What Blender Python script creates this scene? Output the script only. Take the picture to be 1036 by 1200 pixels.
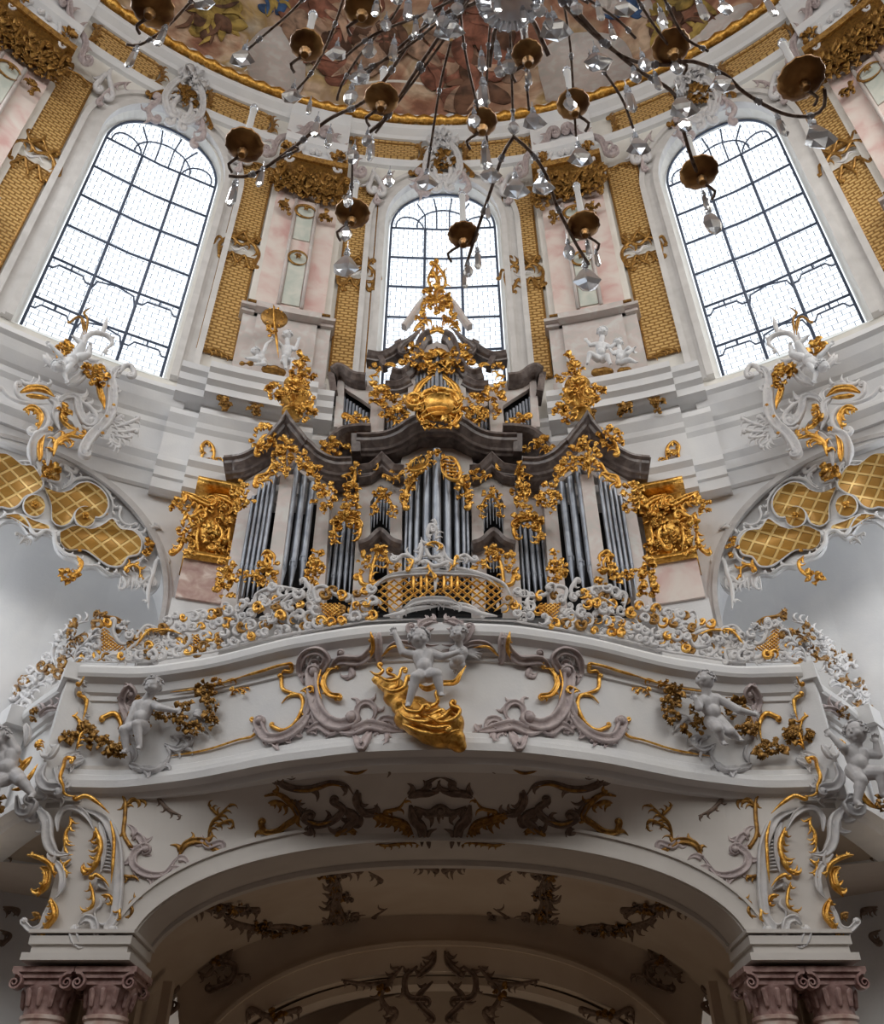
import bpy, math, random
from mathutils import Vector, Matrix
S = bpy.context.scene
for o in list(bpy.data.objects): bpy.data.objects.remove(o)
rnd = random.Random(7)
sin, cos, pi, sqrt = math.sin, math.cos, math.pi, math.sqrt
V = Vector

# ------------------------------------------------------------------ camera (eye at the origin, floor at z = -1.6)
TH = math.radians(39.0); FOC = 1050.0; CX = 516.0; CY = 600.0
cam = bpy.data.objects.new('camera', bpy.data.cameras.new('camera'))
S.collection.objects.link(cam); S.camera = cam
cam.location = (0, 0, 0); cam.rotation_euler = (math.radians(90) + TH, 0, 0)
cam.data.sensor_fit = 'VERTICAL'; cam.data.sensor_height = 24.0; cam.data.sensor_width = 24.0
cam.data.lens = FOC / 1200.0 * 24.0
cam.data.shift_x = (518 - CX) / 1200.0
cam.data.clip_start = 0.05; cam.data.clip_end = 400

# ------------------------------------------------------------------ world, daylight
w = bpy.data.worlds.new('overcast_sky'); S.world = w; w.use_nodes = True
bg = w.node_tree.nodes['Background']; bg.inputs[0].default_value = (0.86, 0.93, 1.0, 1); bg.inputs[1].default_value = 1.25
def area(name, loc, target, sx, sy, power, col=(1, 1, 1)):
    l = bpy.data.lights.new(name, 'AREA'); l.shape = 'RECTANGLE'; l.size = sx; l.size_y = sy
    l.energy = power; l.color = col
    o = bpy.data.objects.new(name, l); S.collection.objects.link(o); o.location = loc
    o.rotation_euler = (V(target) - V(loc)).to_track_quat('-Z', 'Y').to_euler()
    return o
YC = -0.3; R0 = 12.5
def cyl_(az, z): t = math.radians(az); return (13.5 * sin(t), YC + 13.5 * cos(t), z)
for a in (60, 90, 120, 150, 180, 210, 240, 270, 300):      # daylight through the other drum windows
    t = math.radians(a)
    area('window_light', (11.7 * sin(t), YC + 11.7 * cos(t), 16.0), (0, 6, 6), 2.6, 7.0, 330 if 100 < a < 260 else 215, (1.0, 0.985, 0.95) if a < 181 else (0.95, 0.975, 1.0))
for a in (-41.0, 41.0):   # side windows of the two arched recesses, just out of the picture
    t = math.radians(a)
    area('window_light', (12.75 * sin(t), YC + 12.75 * cos(t), 7.2), cyl_(a * .56, 8.3), .9, 2.6, 40, (0.90, 0.95, 1.0))
area('vestibule_fill_light', (0, 12.6, -.6), (0, 13.2, 3), 3.0, 1.6, 8, (1.0, .78, .55))  # unseen warm fill light, added to lift the dark vault
S.view_settings.view_transform = 'Standard'; S.view_settings.look = 'None'
S.view_settings.gamma = 1.0; S.view_settings.use_curve_mapping = False
S.view_settings.exposure = 0.65

# ------------------------------------------------------------------ materials
def nodes(name):
    m = bpy.data.materials.new(name); m.use_nodes = True
    nt = m.node_tree; return m, nt, nt.nodes['Principled BSDF']
def mk(nt, t, **k):
    n = nt.nodes.new(t)
    for a, b in k.items():
        if a.startswith('i_'):
            n.inputs[a[2:].replace('_', ' ')].default_value = b
        else: setattr(n, a, b)
    return n
def mat(name, c1, c2=None, rough=.6, metal=0., scale=6., bump=0., bscale=30., detail=4., c3=None, pos=(.35, .65)):
    m, nt, p = nodes(name)
    p.inputs['Roughness'].default_value = rough; p.inputs['Metallic'].default_value = metal
    tc = mk(nt, 'ShaderNodeTexCoord')
    if c2:
        n = mk(nt, 'ShaderNodeTexNoise', i_Scale=scale, i_Detail=detail, i_Distortion=.6)
        r = mk(nt, 'ShaderNodeValToRGB'); e = r.color_ramp.elements
        e[0].position = pos[0]; e[1].position = pos[1]; e[0].color = (*c1, 1); e[1].color = (*c2, 1)
        if c3: q = e.new((pos[0] + pos[1]) / 2); q.color = (*c3, 1)
        nt.links.new(tc.outputs['Object'], n.inputs['Vector']); nt.links.new(n.outputs[0], r.inputs[0])
        nt.links.new(r.outputs[0], p.inputs['Base Color'])
    else: p.inputs['Base Color'].default_value = (*c1, 1)
    if bump:
        n = mk(nt, 'ShaderNodeTexNoise', i_Scale=bscale, i_Detail=3.); b = mk(nt, 'ShaderNodeBump', i_Strength=bump, i_Distance=.02)
        nt.links.new(tc.outputs['Object'], n.inputs['Vector']); nt.links.new(n.outputs[0], b.inputs['Height'])
        nt.links.new(b.outputs[0], p.inputs['Normal'])
    return m
M = {}
M['wall'] = mat('white_stucco', (.70, .70, .71), (.76, .755, .75), .75, scale=1.5, bump=.08)
M['white'] = mat('pale_stucco', (.60, .59, .60), (.72, .70, .69), .6, scale=9, bump=.2, bscale=40)
M['cream'] = mat('cream_stucco', (.72, .69, .63), (.78, .76, .71), .7, scale=2)
M['grey'] = mat('grey_moulding', (.46, .44, .43), (.56, .54, .53), .6, scale=4)
M['lilac'] = mat('lilac_stucco', (.40, .33, .33), (.56, .48, .47), .6, scale=9, bump=.25, bscale=45)
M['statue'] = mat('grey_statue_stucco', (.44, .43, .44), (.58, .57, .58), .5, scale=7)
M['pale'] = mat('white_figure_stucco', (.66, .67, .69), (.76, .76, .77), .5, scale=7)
M['gold'] = mat('gilding', (.50, .22, .03), (.90, .53, .13), .33, .82, scale=14, bump=.35, bscale=60)
M['darkgold'] = mat('aged_gilding', (.20, .095, .022), (.46, .25, .06), .42, .6, scale=18, bump=.3, bscale=60)
M['cove'] = mat('shade_toned_white_stucco', (.61, .575, .54), (.67, .635, .60), .75, scale=1.5)  # white stucco toned down: shade under the gallery put into the colour
M['brown'] = mat('shade_darkened_stucco', (.13, .085, .06), (.25, .18, .14), .6, scale=12, bump=.2)  # darkened copy of the lilac stucco, shade under the gallery painted in
M['nave'] = mat('nave_dark_stand_in', (.07, .055, .045), (.12, .095, .08), .8)  # stands in for the dark depth of the nave, absorbs bounce light
M['vault'] = mat('buff_stucco', (.58, .48, .39), (.64, .55, .46), .8, scale=1.2)
M['case'] = mat('pale_marbled_case', (.52, .49, .46), (.62, .60, .57), .45, scale=3.5, c3=(.58, .50, .47))
M['cornice'] = mat('brown_grey_marble', (.10, .078, .072), (.22, .18, .165), .35, scale=8, c3=(.15, .12, .11))
M['pink'] = mat('pink_marble', (.62, .38, .35), (.74, .66, .60), .4, scale=1.7, c3=(.70, .56, .51), pos=(.3, .62))
M['green'] = mat('green_marble', (.50, .54, .48), (.64, .64, .57), .4, scale=3)
M['redm'] = mat('red_marble', (.40, .24, .21), (.74, .62, .56), .35, scale=5, c3=(.52, .36, .31))
M['redcap'] = mat('dark_red_marble', (.24, .13, .12), (.48, .33, .30), .4, scale=9)
M['pipe'] = mat('tin_pipe_metal', (.22, .24, .28), (.33, .355, .40), .42, .55, scale=4)
M['black'] = mat('dark_opening', (.012, .012, .014), None, .8)
M['iron'] = mat('blue_grey_iron', (.07, .09, .14), None, .5)
M['brass'] = mat('aged_brass', (.20, .09, .03), (.50, .27, .09), .3, .7, scale=9)
M['rod'] = mat('bronze_rod', (.13, .085, .065), (.34, .27, .22), .35, .5, scale=30)
M['surround'] = mat('grey_white_moulding', (.58, .56, .54), (.66, .64, .62), .6, scale=3)
M['candle'] = mat('candle_wax', (.80, .79, .78), None, .5)
M['floor'] = None
m, nt, p = nodes('crystal_glass'); p.inputs['Base Color'].default_value = (.90, .94, 1, 1); p.inputs['Roughness'].default_value = .06
p.inputs['Transmission Weight'].default_value = .62; p.inputs['IOR'].default_value = 1.5; M['glass'] = m
# floor: grey and reddish stone squares
m, nt, p = nodes('stone_floor'); tc = mk(nt, 'ShaderNodeTexCoord'); ch = mk(nt, 'ShaderNodeTexChecker', i_Scale=1.4)
ch.inputs[1].default_value = (.13, .09, .07, 1); ch.inputs[2].default_value = (.08, .055, .04, 1)
nt.links.new(tc.outputs['Object'], ch.inputs[0]); nt.links.new(ch.outputs[0], p.inputs['Base Color']); p.inputs['Roughness'].default_value = .4; M['floor'] = m
def net(name, period, lo, hi, kind):
    """gilded net pattern in the panel's own UV (metres)"""
    m, nt, p = nodes(name); uv = mk(nt, 'ShaderNodeUVMap'); L = nt.links.new
    if kind == 'scale':
        t = mk(nt, 'ShaderNodeTexBrick', offset=.5, offset_frequency=2)
        t.inputs['Scale'].default_value = 1 / period; t.inputs['Mortar Size'].default_value = .14; t.inputs['Mortar Smooth'].default_value = .6
        t.inputs['Brick Width'].default_value = 1.0; t.inputs['Row Height'].default_value = .52
        t.inputs[1].default_value = (*hi, 1); t.inputs[2].default_value = (*[v * .93 for v in hi], 1); t.inputs[3].default_value = (*lo, 1)
        L(uv.outputs[0], t.inputs['Vector']); L(t.outputs['Color'], p.inputs['Base Color'])
        b = mk(nt, 'ShaderNodeBump', i_Strength=.7, i_Distance=.03, invert=True); L(t.outputs['Fac'], b.inputs['Height']); L(b.outputs[0], p.inputs['Normal'])
    else:
        mp = mk(nt, 'ShaderNodeMapping'); mp.inputs['Rotation'].default_value = (0, 0, .62)
        t = mk(nt, 'ShaderNodeTexBrick', offset=0.0)
        t.inputs['Scale'].default_value = 1 / period; t.inputs['Mortar Size'].default_value = .13; t.inputs['Mortar Smooth'].default_value = .5
        t.inputs['Brick Width'].default_value = 1.; t.inputs['Row Height'].default_value = 1.
        t.inputs[1].default_value = (*lo, 1); t.inputs[2].default_value = (*[v * .8 for v in lo], 1); t.inputs[3].default_value = (*hi, 1)
        L(uv.outputs[0], mp.inputs[0]); L(mp.outputs[0], t.inputs['Vector']); L(t.outputs['Color'], p.inputs['Base Color'])
        b = mk(nt, 'ShaderNodeBump', i_Strength=.8, i_Distance=.04); L(t.outputs['Fac'], b.inputs['Height']); L(b.outputs[0], p.inputs['Normal'])
    p.inputs['Roughness'].default_value = .45; p.inputs['Metallic'].default_value = .35; return m
M['net'] = net('gilded_scale_net', .17, (.36, .19, .05), (.82, .54, .21), 'scale')
M['diaper'] = net('gilded_diaper_net', .20, (.50, .26, .05), (.84, .58, .22), 'diamond')
M['trellis'] = None
# leaded panes: see-through glass with thin lead cames
def panes(name, sx, row, mort):
    m, nt, p = nodes(name); L = nt.links.new; out = nt.nodes['Material Output']
    uv = mk(nt, 'ShaderNodeUVMap'); t = mk(nt, 'ShaderNodeTexBrick', offset=.5)
    t.inputs['Scale'].default_value = 1 / sx; t.inputs['Mortar Size'].default_value = mort; t.inputs['Mortar Smooth'].default_value = .3
    t.inputs['Brick Width'].default_value = 1.; t.inputs['Row Height'].default_value = row
    ns = mk(nt, 'ShaderNodeTexNoise', i_Scale=1.3, i_Detail=2.); ad = mk(nt, 'ShaderNodeMixRGB', blend_type='MIX'); ad.inputs[0].default_value = .06
    L(uv.outputs[0], ad.inputs[1]); L(uv.outputs[0], ns.inputs[0]); L(ns.outputs['Color'], ad.inputs[2]); L(ad.outputs[0], t.inputs['Vector'])
    p.inputs['Base Color'].default_value = (.42, .48, .57, 1)
    tr = mk(nt, 'ShaderNodeBsdfTransparent'); tr.inputs[0].default_value = (.97, .98, 1, 1); gl = mk(nt, 'ShaderNodeBsdfGlossy'); gl.inputs['Roughness'].default_value = .1
    mg = mk(nt, 'ShaderNodeMixShader'); mg.inputs[0].default_value = .06; L(tr.outputs[0], mg.inputs[1]); L(gl.outputs[0], mg.inputs[2])
    mx = mk(nt, 'ShaderNodeMixShader'); L(t.outputs['Fac'], mx.inputs[0]); L(mg.outputs[0], mx.inputs[1]); L(p.outputs[0], mx.inputs[2])
    L(mx.outputs[0], out.inputs[0]); return m
M['panes'] = panes('leaded_glass', .21, .62, .045)
# dome painting: loose clouds, ochre and rose
m, nt, p = nodes('dome_fresco'); L = nt.links.new; tc = mk(nt, 'ShaderNodeTexCoord')
n1 = mk(nt, 'ShaderNodeTexNoise', i_Scale=.33, i_Detail=4., i_Distortion=1.6); n2 = mk(nt, 'ShaderNodeTexNoise', i_Scale=1.6, i_Detail=5., i_Distortion=1.2)
r = mk(nt, 'ShaderNodeValToRGB'); e = r.color_ramp.elements
e[0].position = .30; e[0].color = (.22, .10, .07, 1); e[1].position = .72; e[1].color = (.66, .60, .50, 1)
for q, c in ((.40, (.40, .19, .12)), (.47, (.56, .36, .24)), (.53, (.66, .50, .36)), (.60, (.5, .34, .14))): x = e.new(q); x.color = (*c, 1)
r2 = mk(nt, 'ShaderNodeValToRGB'); e = r2.color_ramp.elements; e[0].position = .42; e[0].color = (.55, .5, .47, 1); e[1].position = .62; e[1].color = (1, 1, 1, 1)
mx = mk(nt, 'ShaderNodeMixRGB', blend_type='MULTIPLY'); mx.inputs[0].default_value = .8
L(tc.outputs['Object'], n1.inputs[0]); L(tc.outputs['Object'], n2.inputs[0]); L(n1.outputs[0], r.inputs[0]); L(n2.outputs[0], r2.inputs[0])
L(r.outputs[0], mx.inputs[1]); L(r2.outputs[0], mx.inputs[2]); L(mx.outputs[0], p.inputs['Base Color']); p.inputs['Roughness'].default_value = .8
M['fresco'] = m
for k, c in (('ochre', (.55, .38, .10)), ('blue', (.07, .16, .36)), ('rose', (.42, .17, .11)), ('flesh', (.62, .40, .28)), ('umber', (.20, .10, .06))):
    M['paint_' + k] = mat('painted_' + k + '_drapery', tuple(v * .3 for v in c), c, .75, scale=2.5)

# ------------------------------------------------------------------ mesh helpers
class MB:
    stuff = False
    def __init__(s): s.v = []; s.f = []; s.uv = {}
    def add(s, vs, fs, uvs=None):
        b = len(s.v); s.v += [V(q) for q in vs]; s.f += [tuple(i + b for i in f) for f in fs]
        if uvs:
            for i, u in enumerate(uvs): s.uv[b + i] = u
    def box(s, c, d, rz=0.):
        x, y, z = d[0] / 2, d[1] / 2, d[2] / 2; ca, sa = cos(rz), sin(rz)
        vs = [(c[0] + a * x * ca - b * y * sa, c[1] + a * x * sa + b * y * ca, c[2] + e * z) for e in (-1, 1) for a, b in ((-1, -1), (1, -1), (1, 1), (-1, 1))]
        s.add(vs, [(0, 3, 2, 1), (4, 5, 6, 7), (0, 1, 5, 4), (1, 2, 6, 5), (2, 3, 7, 6), (3, 0, 4, 7)])
    def rings(s, R, cap=True, closed=False):
        n = len(R[0]); vs = [p for r in R for p in r]; fs = []
        m = len(R)
        for i in range(m if closed else m - 1):
            a, b = i * n, ((i + 1) % m) * n
            for k in range(n): fs.append((a + k, a + (k + 1) % n, b + (k + 1) % n, b + k))
        if cap and not closed: fs += [tuple(range(n - 1, -1, -1)), tuple((m - 1) * n + k for k in range(n))]
        s.add(vs, fs)
    def lathe(s, c, prof, n=16, ax=None):
        ax = V(ax or (0, 0, 1)).normalized(); q = ax.to_track_quat('Z', 'Y')
        R = [[V(c) + q @ V((r * cos(2 * pi * k / n), r * sin(2 * pi * k / n), z)) for k in range(n)] for r, z in prof]
        s.rings(R)
    def ball(s, c, r, n=8, m=6, sc=(1, 1, 1), q=None):
        R = []
        for i in range(m + 1):
            a = pi * i / m; a = min(max(a, .12), pi - .12)
            ring = []
            for k in range(n):
                p = V((r * sc[0] * sin(a) * cos(2 * pi * k / n), r * sc[1] * sin(a) * sin(2 * pi * k / n), -r * sc[2] * cos(a)))
                ring.append(V(c) + (q @ p if q else p))
            R.append(ring)
        s.rings(R)
    def tube(s, pts, rad, n=6):
        R = []; up = V((0, 0, 1))
        for i, p in enumerate(pts):
            t = (pts[min(i + 1, len(pts) - 1)] - pts[max(i - 1, 0)])
            t = t.normalized() if t.length > 1e-9 else V((0, 0, 1))
            a = t.cross(V((0, 1, 0)) if abs(t.y) < .9 else V((1, 0, 0))).normalized(); b = t.cross(a)
            if R: # keep frame continuous
                a = (pa - t * pa.dot(t)).normalized(); b = t.cross(a)
            pa = a; r = rad[i] if isinstance(rad, (list, tuple)) else rad
            R.append([p + a * r * cos(2 * pi * k / n) + b * r * sin(2 * pi * k / n) for k in range(n)])
        s.rings(R)
    def capsule(s, a, b, ra, rb, n=10):
        a, b = V(a), V(b); d = b - a; L_ = d.length
        if L_ < 1e-6: return s.ball(a, ra)
        q = d.to_track_quat('Z', 'Y'); pr = [(ra * cos(t), ra * sin(t)) for t in (-1.4, -.9, -.4, 0)] + [(rb * cos(t), L_ + rb * sin(t)) for t in (0, .4, .9, 1.4)]
        s.rings([[a + q @ V((r * cos(2 * pi * k / n), r * sin(2 * pi * k / n), z)) for k in range(n)] for r, z in pr])
COL = S.collection
def link(name, mb, m, parent=None, smooth=True, base=None, label=None, angle=None):
    me = bpy.data.meshes.new(name); base = V(base) if base is not None else V((0, 0, 0))
    if parent is not None and base.length == 0: base = V(parent.get('_b', (0, 0, 0)))
    me.from_pydata([tuple(q - base) for q in mb.v], [], mb.f); me.update()
    if mb.uv:
        u = me.uv_layers.new(name='UVMap')
        for l in me.loops: u.data[l.index].uv = mb.uv.get(l.vertex_index, (0, 0))
    for p in me.polygons: p.use_smooth = smooth
    if smooth and angle: 
        try: me.set_sharp_from_angle(angle=math.radians(angle))
        except Exception: pass
    me.materials.append(M[m])
    o = bpy.data.objects.new(name, me); COL.objects.link(o)
    if parent is not None: o.parent = parent
    else: o.location = base
    o['_b'] = tuple(base)
    if mb.stuff: o['kind'] = 'stuff'
    if label: o['label'] = label
    return o
def tag(o, label, cat, group=None):
    o['label'] = label; o['category'] = cat
    if group: o['group'] = group
    return o
ROOTS = []
def thing(name, label, cat, base, group=None):
    o = bpy.data.objects.new(name, None); COL.objects.link(o); o.empty_display_size = .2
    o.location = base; o['_b'] = tuple(base); ROOTS.append(o); return tag(o, label, cat, group)
def struct(name, mb, m, parent=None, smooth=False, angle=None):
    o = link(name, mb, m, parent, smooth, angle=angle)
    if parent is None: o['kind'] = 'structure'
    return o
def low(mbs):
    vs = [q for b in mbs for q in b.v]; n = len(vs)
    return V((sum(q.x for q in vs) / n, sum(q.y for q in vs) / n, min(q.z for q in vs)))
def assemble(name, label, cat, parts, group=None, smooth=True, angle=None):
    """parts: [(part name, MB, material, part label or None)]; one part -> a single mesh thing"""
    parts = [q if len(q) > 3 else (*q, None) for q in parts if q[1].v]
    if not parts: return None
    b = low([q[1] for q in parts])
    if len(parts) == 1:
        o = link(name, parts[0][1], parts[0][2], None, smooth, base=b, angle=angle); return tag(o, label, cat, group)
    r = thing(name, label, cat, b, group)
    for pn, mb, mt, pl_ in parts: link(pn, mb, mt, r, smooth, label=pl_, angle=angle)
    return r

# ------------------------------------------------------------------ where a line of sight meets a real surface
def ray(px, py):
    a = (px - CX) / FOC; u = (CY - py) / FOC
    return V((a, cos(TH) - u * sin(TH), sin(TH) + u * cos(TH)))
def hit(F, px, py, t0=5., t1=34.):
    d = ray(px, py); t = t0; f0 = F(*(d * t))
    while t < t1:
        f1 = F(*(d * (t + .3)))
        if f0 < 0 <= f1:
            a, b = t, t + .3
            for _ in range(18):
                c = (a + b) / 2
                if F(*(d * c)) < 0: a = c
                else: b = c
            return d * a
        f0 = f1; t += .3
    return d * 14.
def nrm(F, P):
    e = .01; x, y, z = P
    g = V((F(x + e, y, z) - F(x - e, y, z), F(x, y + e, z) - F(x, y - e, z), F(x, y, z + e) - F(x, y, z - e)))
    return -g.normalized() if g.length else V((0, -1, 0))
def Fcyl(R): return lambda x, y, z: sqrt(x * x + (y - YC) ** 2) - R
def Fpl(Y): return lambda x, y, z: y - Y
def cyl(az, z, R=R0):
    t = math.radians(az); return V((R * sin(t), YC + R * cos(t), z))
# gallery plan: outer edge of the rail
PLAN = [(0, 8.77), (.85, 8.83), (1.77, 9.1), (2.76, 9.56), (3.65, 9.81), (4.43, 9.75)]
def interp(T, x):
    x = abs(x)
    for (a, b), (c, d) in zip(T, T[1:]):
        if x <= c: 
            return b + (d - b) * (x - a) / (c - a)
    return T[-1][1]
def smooth_tab(T, n=60):
    out = []
    for i in range(n + 1):
        x = T[-1][0] * i / n; s = ww = 0
        for j in range(-6, 7):
            q = x + j * .07; g = math.exp(-(j / 3.5) ** 2); s += g * interp(T, min(abs(q), T[-1][0])); ww += g
        out.append((x, s / ww))
    return out
PL = smooth_tab(PLAN)
SIDE = [(4.43, 9.80), (4.62, 10.0), (4.95, 10.33), (5.34, 10.72), (5.75, 11.2), (6.19, 11.75), (6.75, 12.35)]
def Yr(x):      # y of the rail edge at x (|x| <= 4.43)
    x = abs(x)
    if x <= 4.43: return interp(PL, x)
    return interp(SIDE, x)
PZ = [(3.8, .10), (3.92, .17), (4.03, .18), (4.12, .10), (4.23, .01), (5.08, .0), (5.18, .08), (5.30, .18), (5.37, .21), (5.6, .21)]
def Fpar(x, y, z):
    d = PZ[0][1]
    for (a, b), (c, e) in zip(PZ, PZ[1:]):
        if a <= z <= c: d = b + (e - b) * (z - a) / (c - a)
        elif z > c: d = e
    return y - (Yr(x) + .2 - d)
def Ffig(x, y, z): return y - (Yr(x) + .2)
def Fbal(x, y, z): return y - (Yr(x) + .22)
YA = 9.95
def Fcove(x, y, z):
    yb = Yr(x) + .25; s = min(max((z - 3.42) / .5, 0), 1) ** 1.4
    return y - (YA - (YA - min(yb, YA)) * s)
def zarch(x): 
    q = min(abs(x) / 3.2, 1); return 2.26 + 1.12 * sqrt(max(0, 1 - q ** 2.25))
def zvault(x): 
    q = min(abs(x) / 3.95, 1); return 2.1 + 1.6 * sqrt(max(0, 1 - q ** 2.3))
def Fvault(x, y, z): return z - zvault(x)

# ------------------------------------------------------------------ stucco drawing tools
def catmull(P, step):
    if len(P) < 3: P = [P[0], ((P[0][0] + P[-1][0]) / 2, (P[0][1] + P[-1][1]) / 2), P[-1]]
    Q = [(2 * P[0][0] - P[1][0], 2 * P[0][1] - P[1][1])] + list(P) + [(2 * P[-1][0] - P[-2][0], 2 * P[-1][1] - P[-2][1])]
    out = []
    for i in range(1, len(Q) - 2):
        p0, p1, p2, p3 = Q[i - 1:i + 3]; n = max(2, int(math.hypot(p2[0] - p1[0], p2[1] - p1[1]) / step))
        for k in range(n):
            t = k / n
            out.append(tuple(.5 * (2 * p1[j] + (p2[j] - p0[j]) * t + (2 * p0[j] - 5 * p1[j] + 4 * p2[j] - p3[j]) * t * t + (-p0[j] + 3 * p1[j] - 3 * p2[j] + p3[j]) * t ** 3) for j in (0, 1)))
    out.append(tuple(P[-1])); return out
def curl(P, c, step):
    """append a volute of radius |c| turning by the sign of c"""
    a = math.atan2(P[-1][1] - P[-2][1], P[-1][0] - P[-2][0]); x, y = P[-1]; r = abs(c); s = 1 if c > 0 else -1
    out = []; n = 15
    for i in range(n):
        da = .52; a += s * da; x += cos(a) * r * da; y += sin(a) * r * da; r *= .89; out.append((x, y))
    return out
SEC_R = [(-1, 0), (-.86, .62), (-.35, .98), (.35, .98), (.86, .62), (1, 0), (.6, -.5), (-.6, -.5)]
SEC_G = [(-1, 0), (-.95, .8), (-.68, 1.05), (-.4, .62), (0, .42), (.4, .62), (.68, 1.05), (.95, .8), (1, 0), (0, -.5)]
class Orn:
    """collects scrolls, leaves and flowers per material on one surface"""
    wk = 1.
    def __init__(s, F, off=.0, mir=None, ox=0, oy=0, sc=1., deep=1.):
        s.F = F; s.off = off; s.parts = []; s.cur = None; s.mir = mir; s.ox = ox; s.oy = oy; s.sc = sc; s.deep = deep
    def mb(s, m):
        if s.cur is not None:
            for nm, mm, b in s.cur:
                if mm == m: return b
            b = MB(); s.cur.append((s.curname, m, b)); return b
        b = MB(); s.parts.append((None, m, b)); return b
    def open(s, kind):
        if s.cur is not None: return False
        s.cur = []; s.curname = kind; return True
    def close(s, flag):
        if flag: s.parts += s.cur; s.cur = None
    @property
    def b(s):
        d = {}
        for nm, m, b in s.parts:
            q = d.setdefault(m, MB()); k = len(q.v); q.v += b.v; q.f += [tuple(i + k for i in f) for f in b.f]
            for i, u in b.uv.items(): q.uv[i + k] = u
        return d
    def px(s, p):
        x, y = s.ox + p[0] / s.sc, s.oy + p[1] / s.sc
        return (2 * s.mir - x, y) if s.mir else (x, y)
    def at(s, x, y, up=0.):
        P = hit(s.F, x, y); n = nrm(s.F, P); return P + n * (s.off + up), n
    def st(s, m, w, pts, c0=0, c1=0, nl=0, up=0., raw=False, hgt=.5, fl=1.2, root=False):
        """a raised scroll; w, c0, c1 in photo pixels; nl leaves along one side (sign)"""
        fl_ = s.open('scroll')
        if fl_: w *= s.wk
        if isinstance(pts[0], (int, float)): pts = [(pts[i], pts[i + 1]) for i in range(0, len(pts), 2)]
        P = pts if raw else [s.px(q) for q in pts]
        sg = -1 if (s.mir and not raw) else 1
        step = max(1.3, w * .35); P = catmull(P, step); n0 = n1 = 0
        if c1: e = curl(P, c1 * sg, step); P = P + e; n1 = len(e)
        if c0: e = curl(P[::-1], -c0 * sg, step); P = e[::-1] + P; n0 = len(e)
        N = len(P); pos = []; 
        for x, y in P: pos.append(s.at(x, y, up))
        R = []; sec = SEC_G if w > 6.5 else SEC_R
        for i, (p, n) in enumerate(pos):
            t = pos[min(i + 1, N - 1)][0] - pos[max(i - 1, 0)][0]
            if t.length < 1e-7: t = V((1, 0, 0))
            t.normalize(); b = n.cross(t)
            if b.length < 1e-4: b = V((1, 0, 0))
            b.normalize(); q = (p.dot(V((0, cos(TH), sin(TH))))) / FOC
            f = 1.
            if i < n0: f = .4 + .6 * i / n0
            elif not c0 and not root: f = min(1, .3 + 1.1 * (i / (N * .3)))
            if i >= N - n1 and n1: f = min(f, .4 + .6 * (N - i) / n1)
            elif not c1: f = min(f, .12 + 1.1 * ((N - 1 - i) / (N * (.8 if root else .38))))
            W = w * q * .5 * f; H = w * q * hgt * f * s.deep
            R.append([p + b * (u * W) + n * (v * H) for u, v in sec])
        s.mb(m).rings(R)
        for c, k in ((c0, 0), (c1, -1)):
            if c and w > 3: p, n = pos[k]; s.mb(m).ball(p + n * w * .01 * .3, w * .42 * p.length / FOC * .9, 8, 5)
        if nl:
            side = (1 if nl > 0 else -1) * sg; k = abs(nl)
            for j in range(k):
                i = int(n0 + (N - n0 - n1 - 1) * (j + .5) / k); i = min(max(i, 1), N - 2)
                a = math.atan2(P[i + 1][1] - P[i - 1][1], P[i + 1][0] - P[i - 1][0])
                x, y = P[i]; L_ = (w * 1.1 + 3.8) * fl * rnd.uniform(.75, 1.25); th = a + side * rnd.uniform(.25, .8)
                q = [(x + cos(a + side * pi / 2) * w * .2, y + sin(a + side * pi / 2) * w * .2)]
                for _ in range(3): q.append((q[-1][0] + cos(th) * L_ / 3, q[-1][1] + sin(th) * L_ / 3)); th += side * rnd.uniform(.35, 1.15)
                s.st(m, max(2.6, w * .85), q, up=up, raw=True, root=True, hgt=.36)
        s.close(fl_); return s
    def ring(s, m, w, x, y, r, a0=0., a1=5.6, nl=0, ry=None, c1=0):
        ry = ry or r; n = 10
        pts = [(x + r * cos(a0 + (a1 - a0) * i / n), y + ry * sin(a0 + (a1 - a0) * i / n)) for i in range(n + 1)]
        return s.st(m, w, pts, nl=nl, c1=c1)
    def leafpx(s, m, x, y, a, L_, wd, up=.02, liftk=.35):
        """one curled pointed leaf standing off the surface"""
        p, n = s.at(x, y, up); q = p.length / FOC; e1, _ = s.at(x + cos(a) * 3, y + sin(a) * 3, up)
        d = (e1 - p).normalized(); b = n.cross(d).normalized(); L_ *= q; wd *= q
        vs = []; k = 4
        for i in range(k + 1):
            t = i / k; ww = wd * .5 * sin(pi * min(.12 + t * .88, .97)) ** .8; h = L_ * liftk * sin(t * pi * .8); c = p + d * L_ * t * (1 - .15 * t) + n * h
            vs += [c - b * ww + n * ww * .35, c - n * wd * .12, c + b * ww + n * ww * .35, c - n * wd * .3]
        fs = []
        for i in range(k):
            for j in range(4): fs.append((i * 4 + j, i * 4 + (j + 1) % 4, i * 4 + 4 + (j + 1) % 4, i * 4 + 4 + j))
        fs += [(3, 2, 1, 0), (k * 4, k * 4 + 1, k * 4 + 2, k * 4 + 3)]
        s.mb(m).add(vs, fs)
    def flower(s, m, x, y, r, up=.03):
        a0 = rnd.uniform(0, 6); n = 5; fl_ = s.open('rosette')
        for i in range(n): s.leafpx(m, x, y, a0 + i * 2 * pi / n, r * 1.05, r * .85, up)
        p, _ = s.at(x, y, up + r * .35 * .012); s.mb(m).ball(p, r * .3 * p.length / FOC, 6, 4); s.close(fl_)
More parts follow.
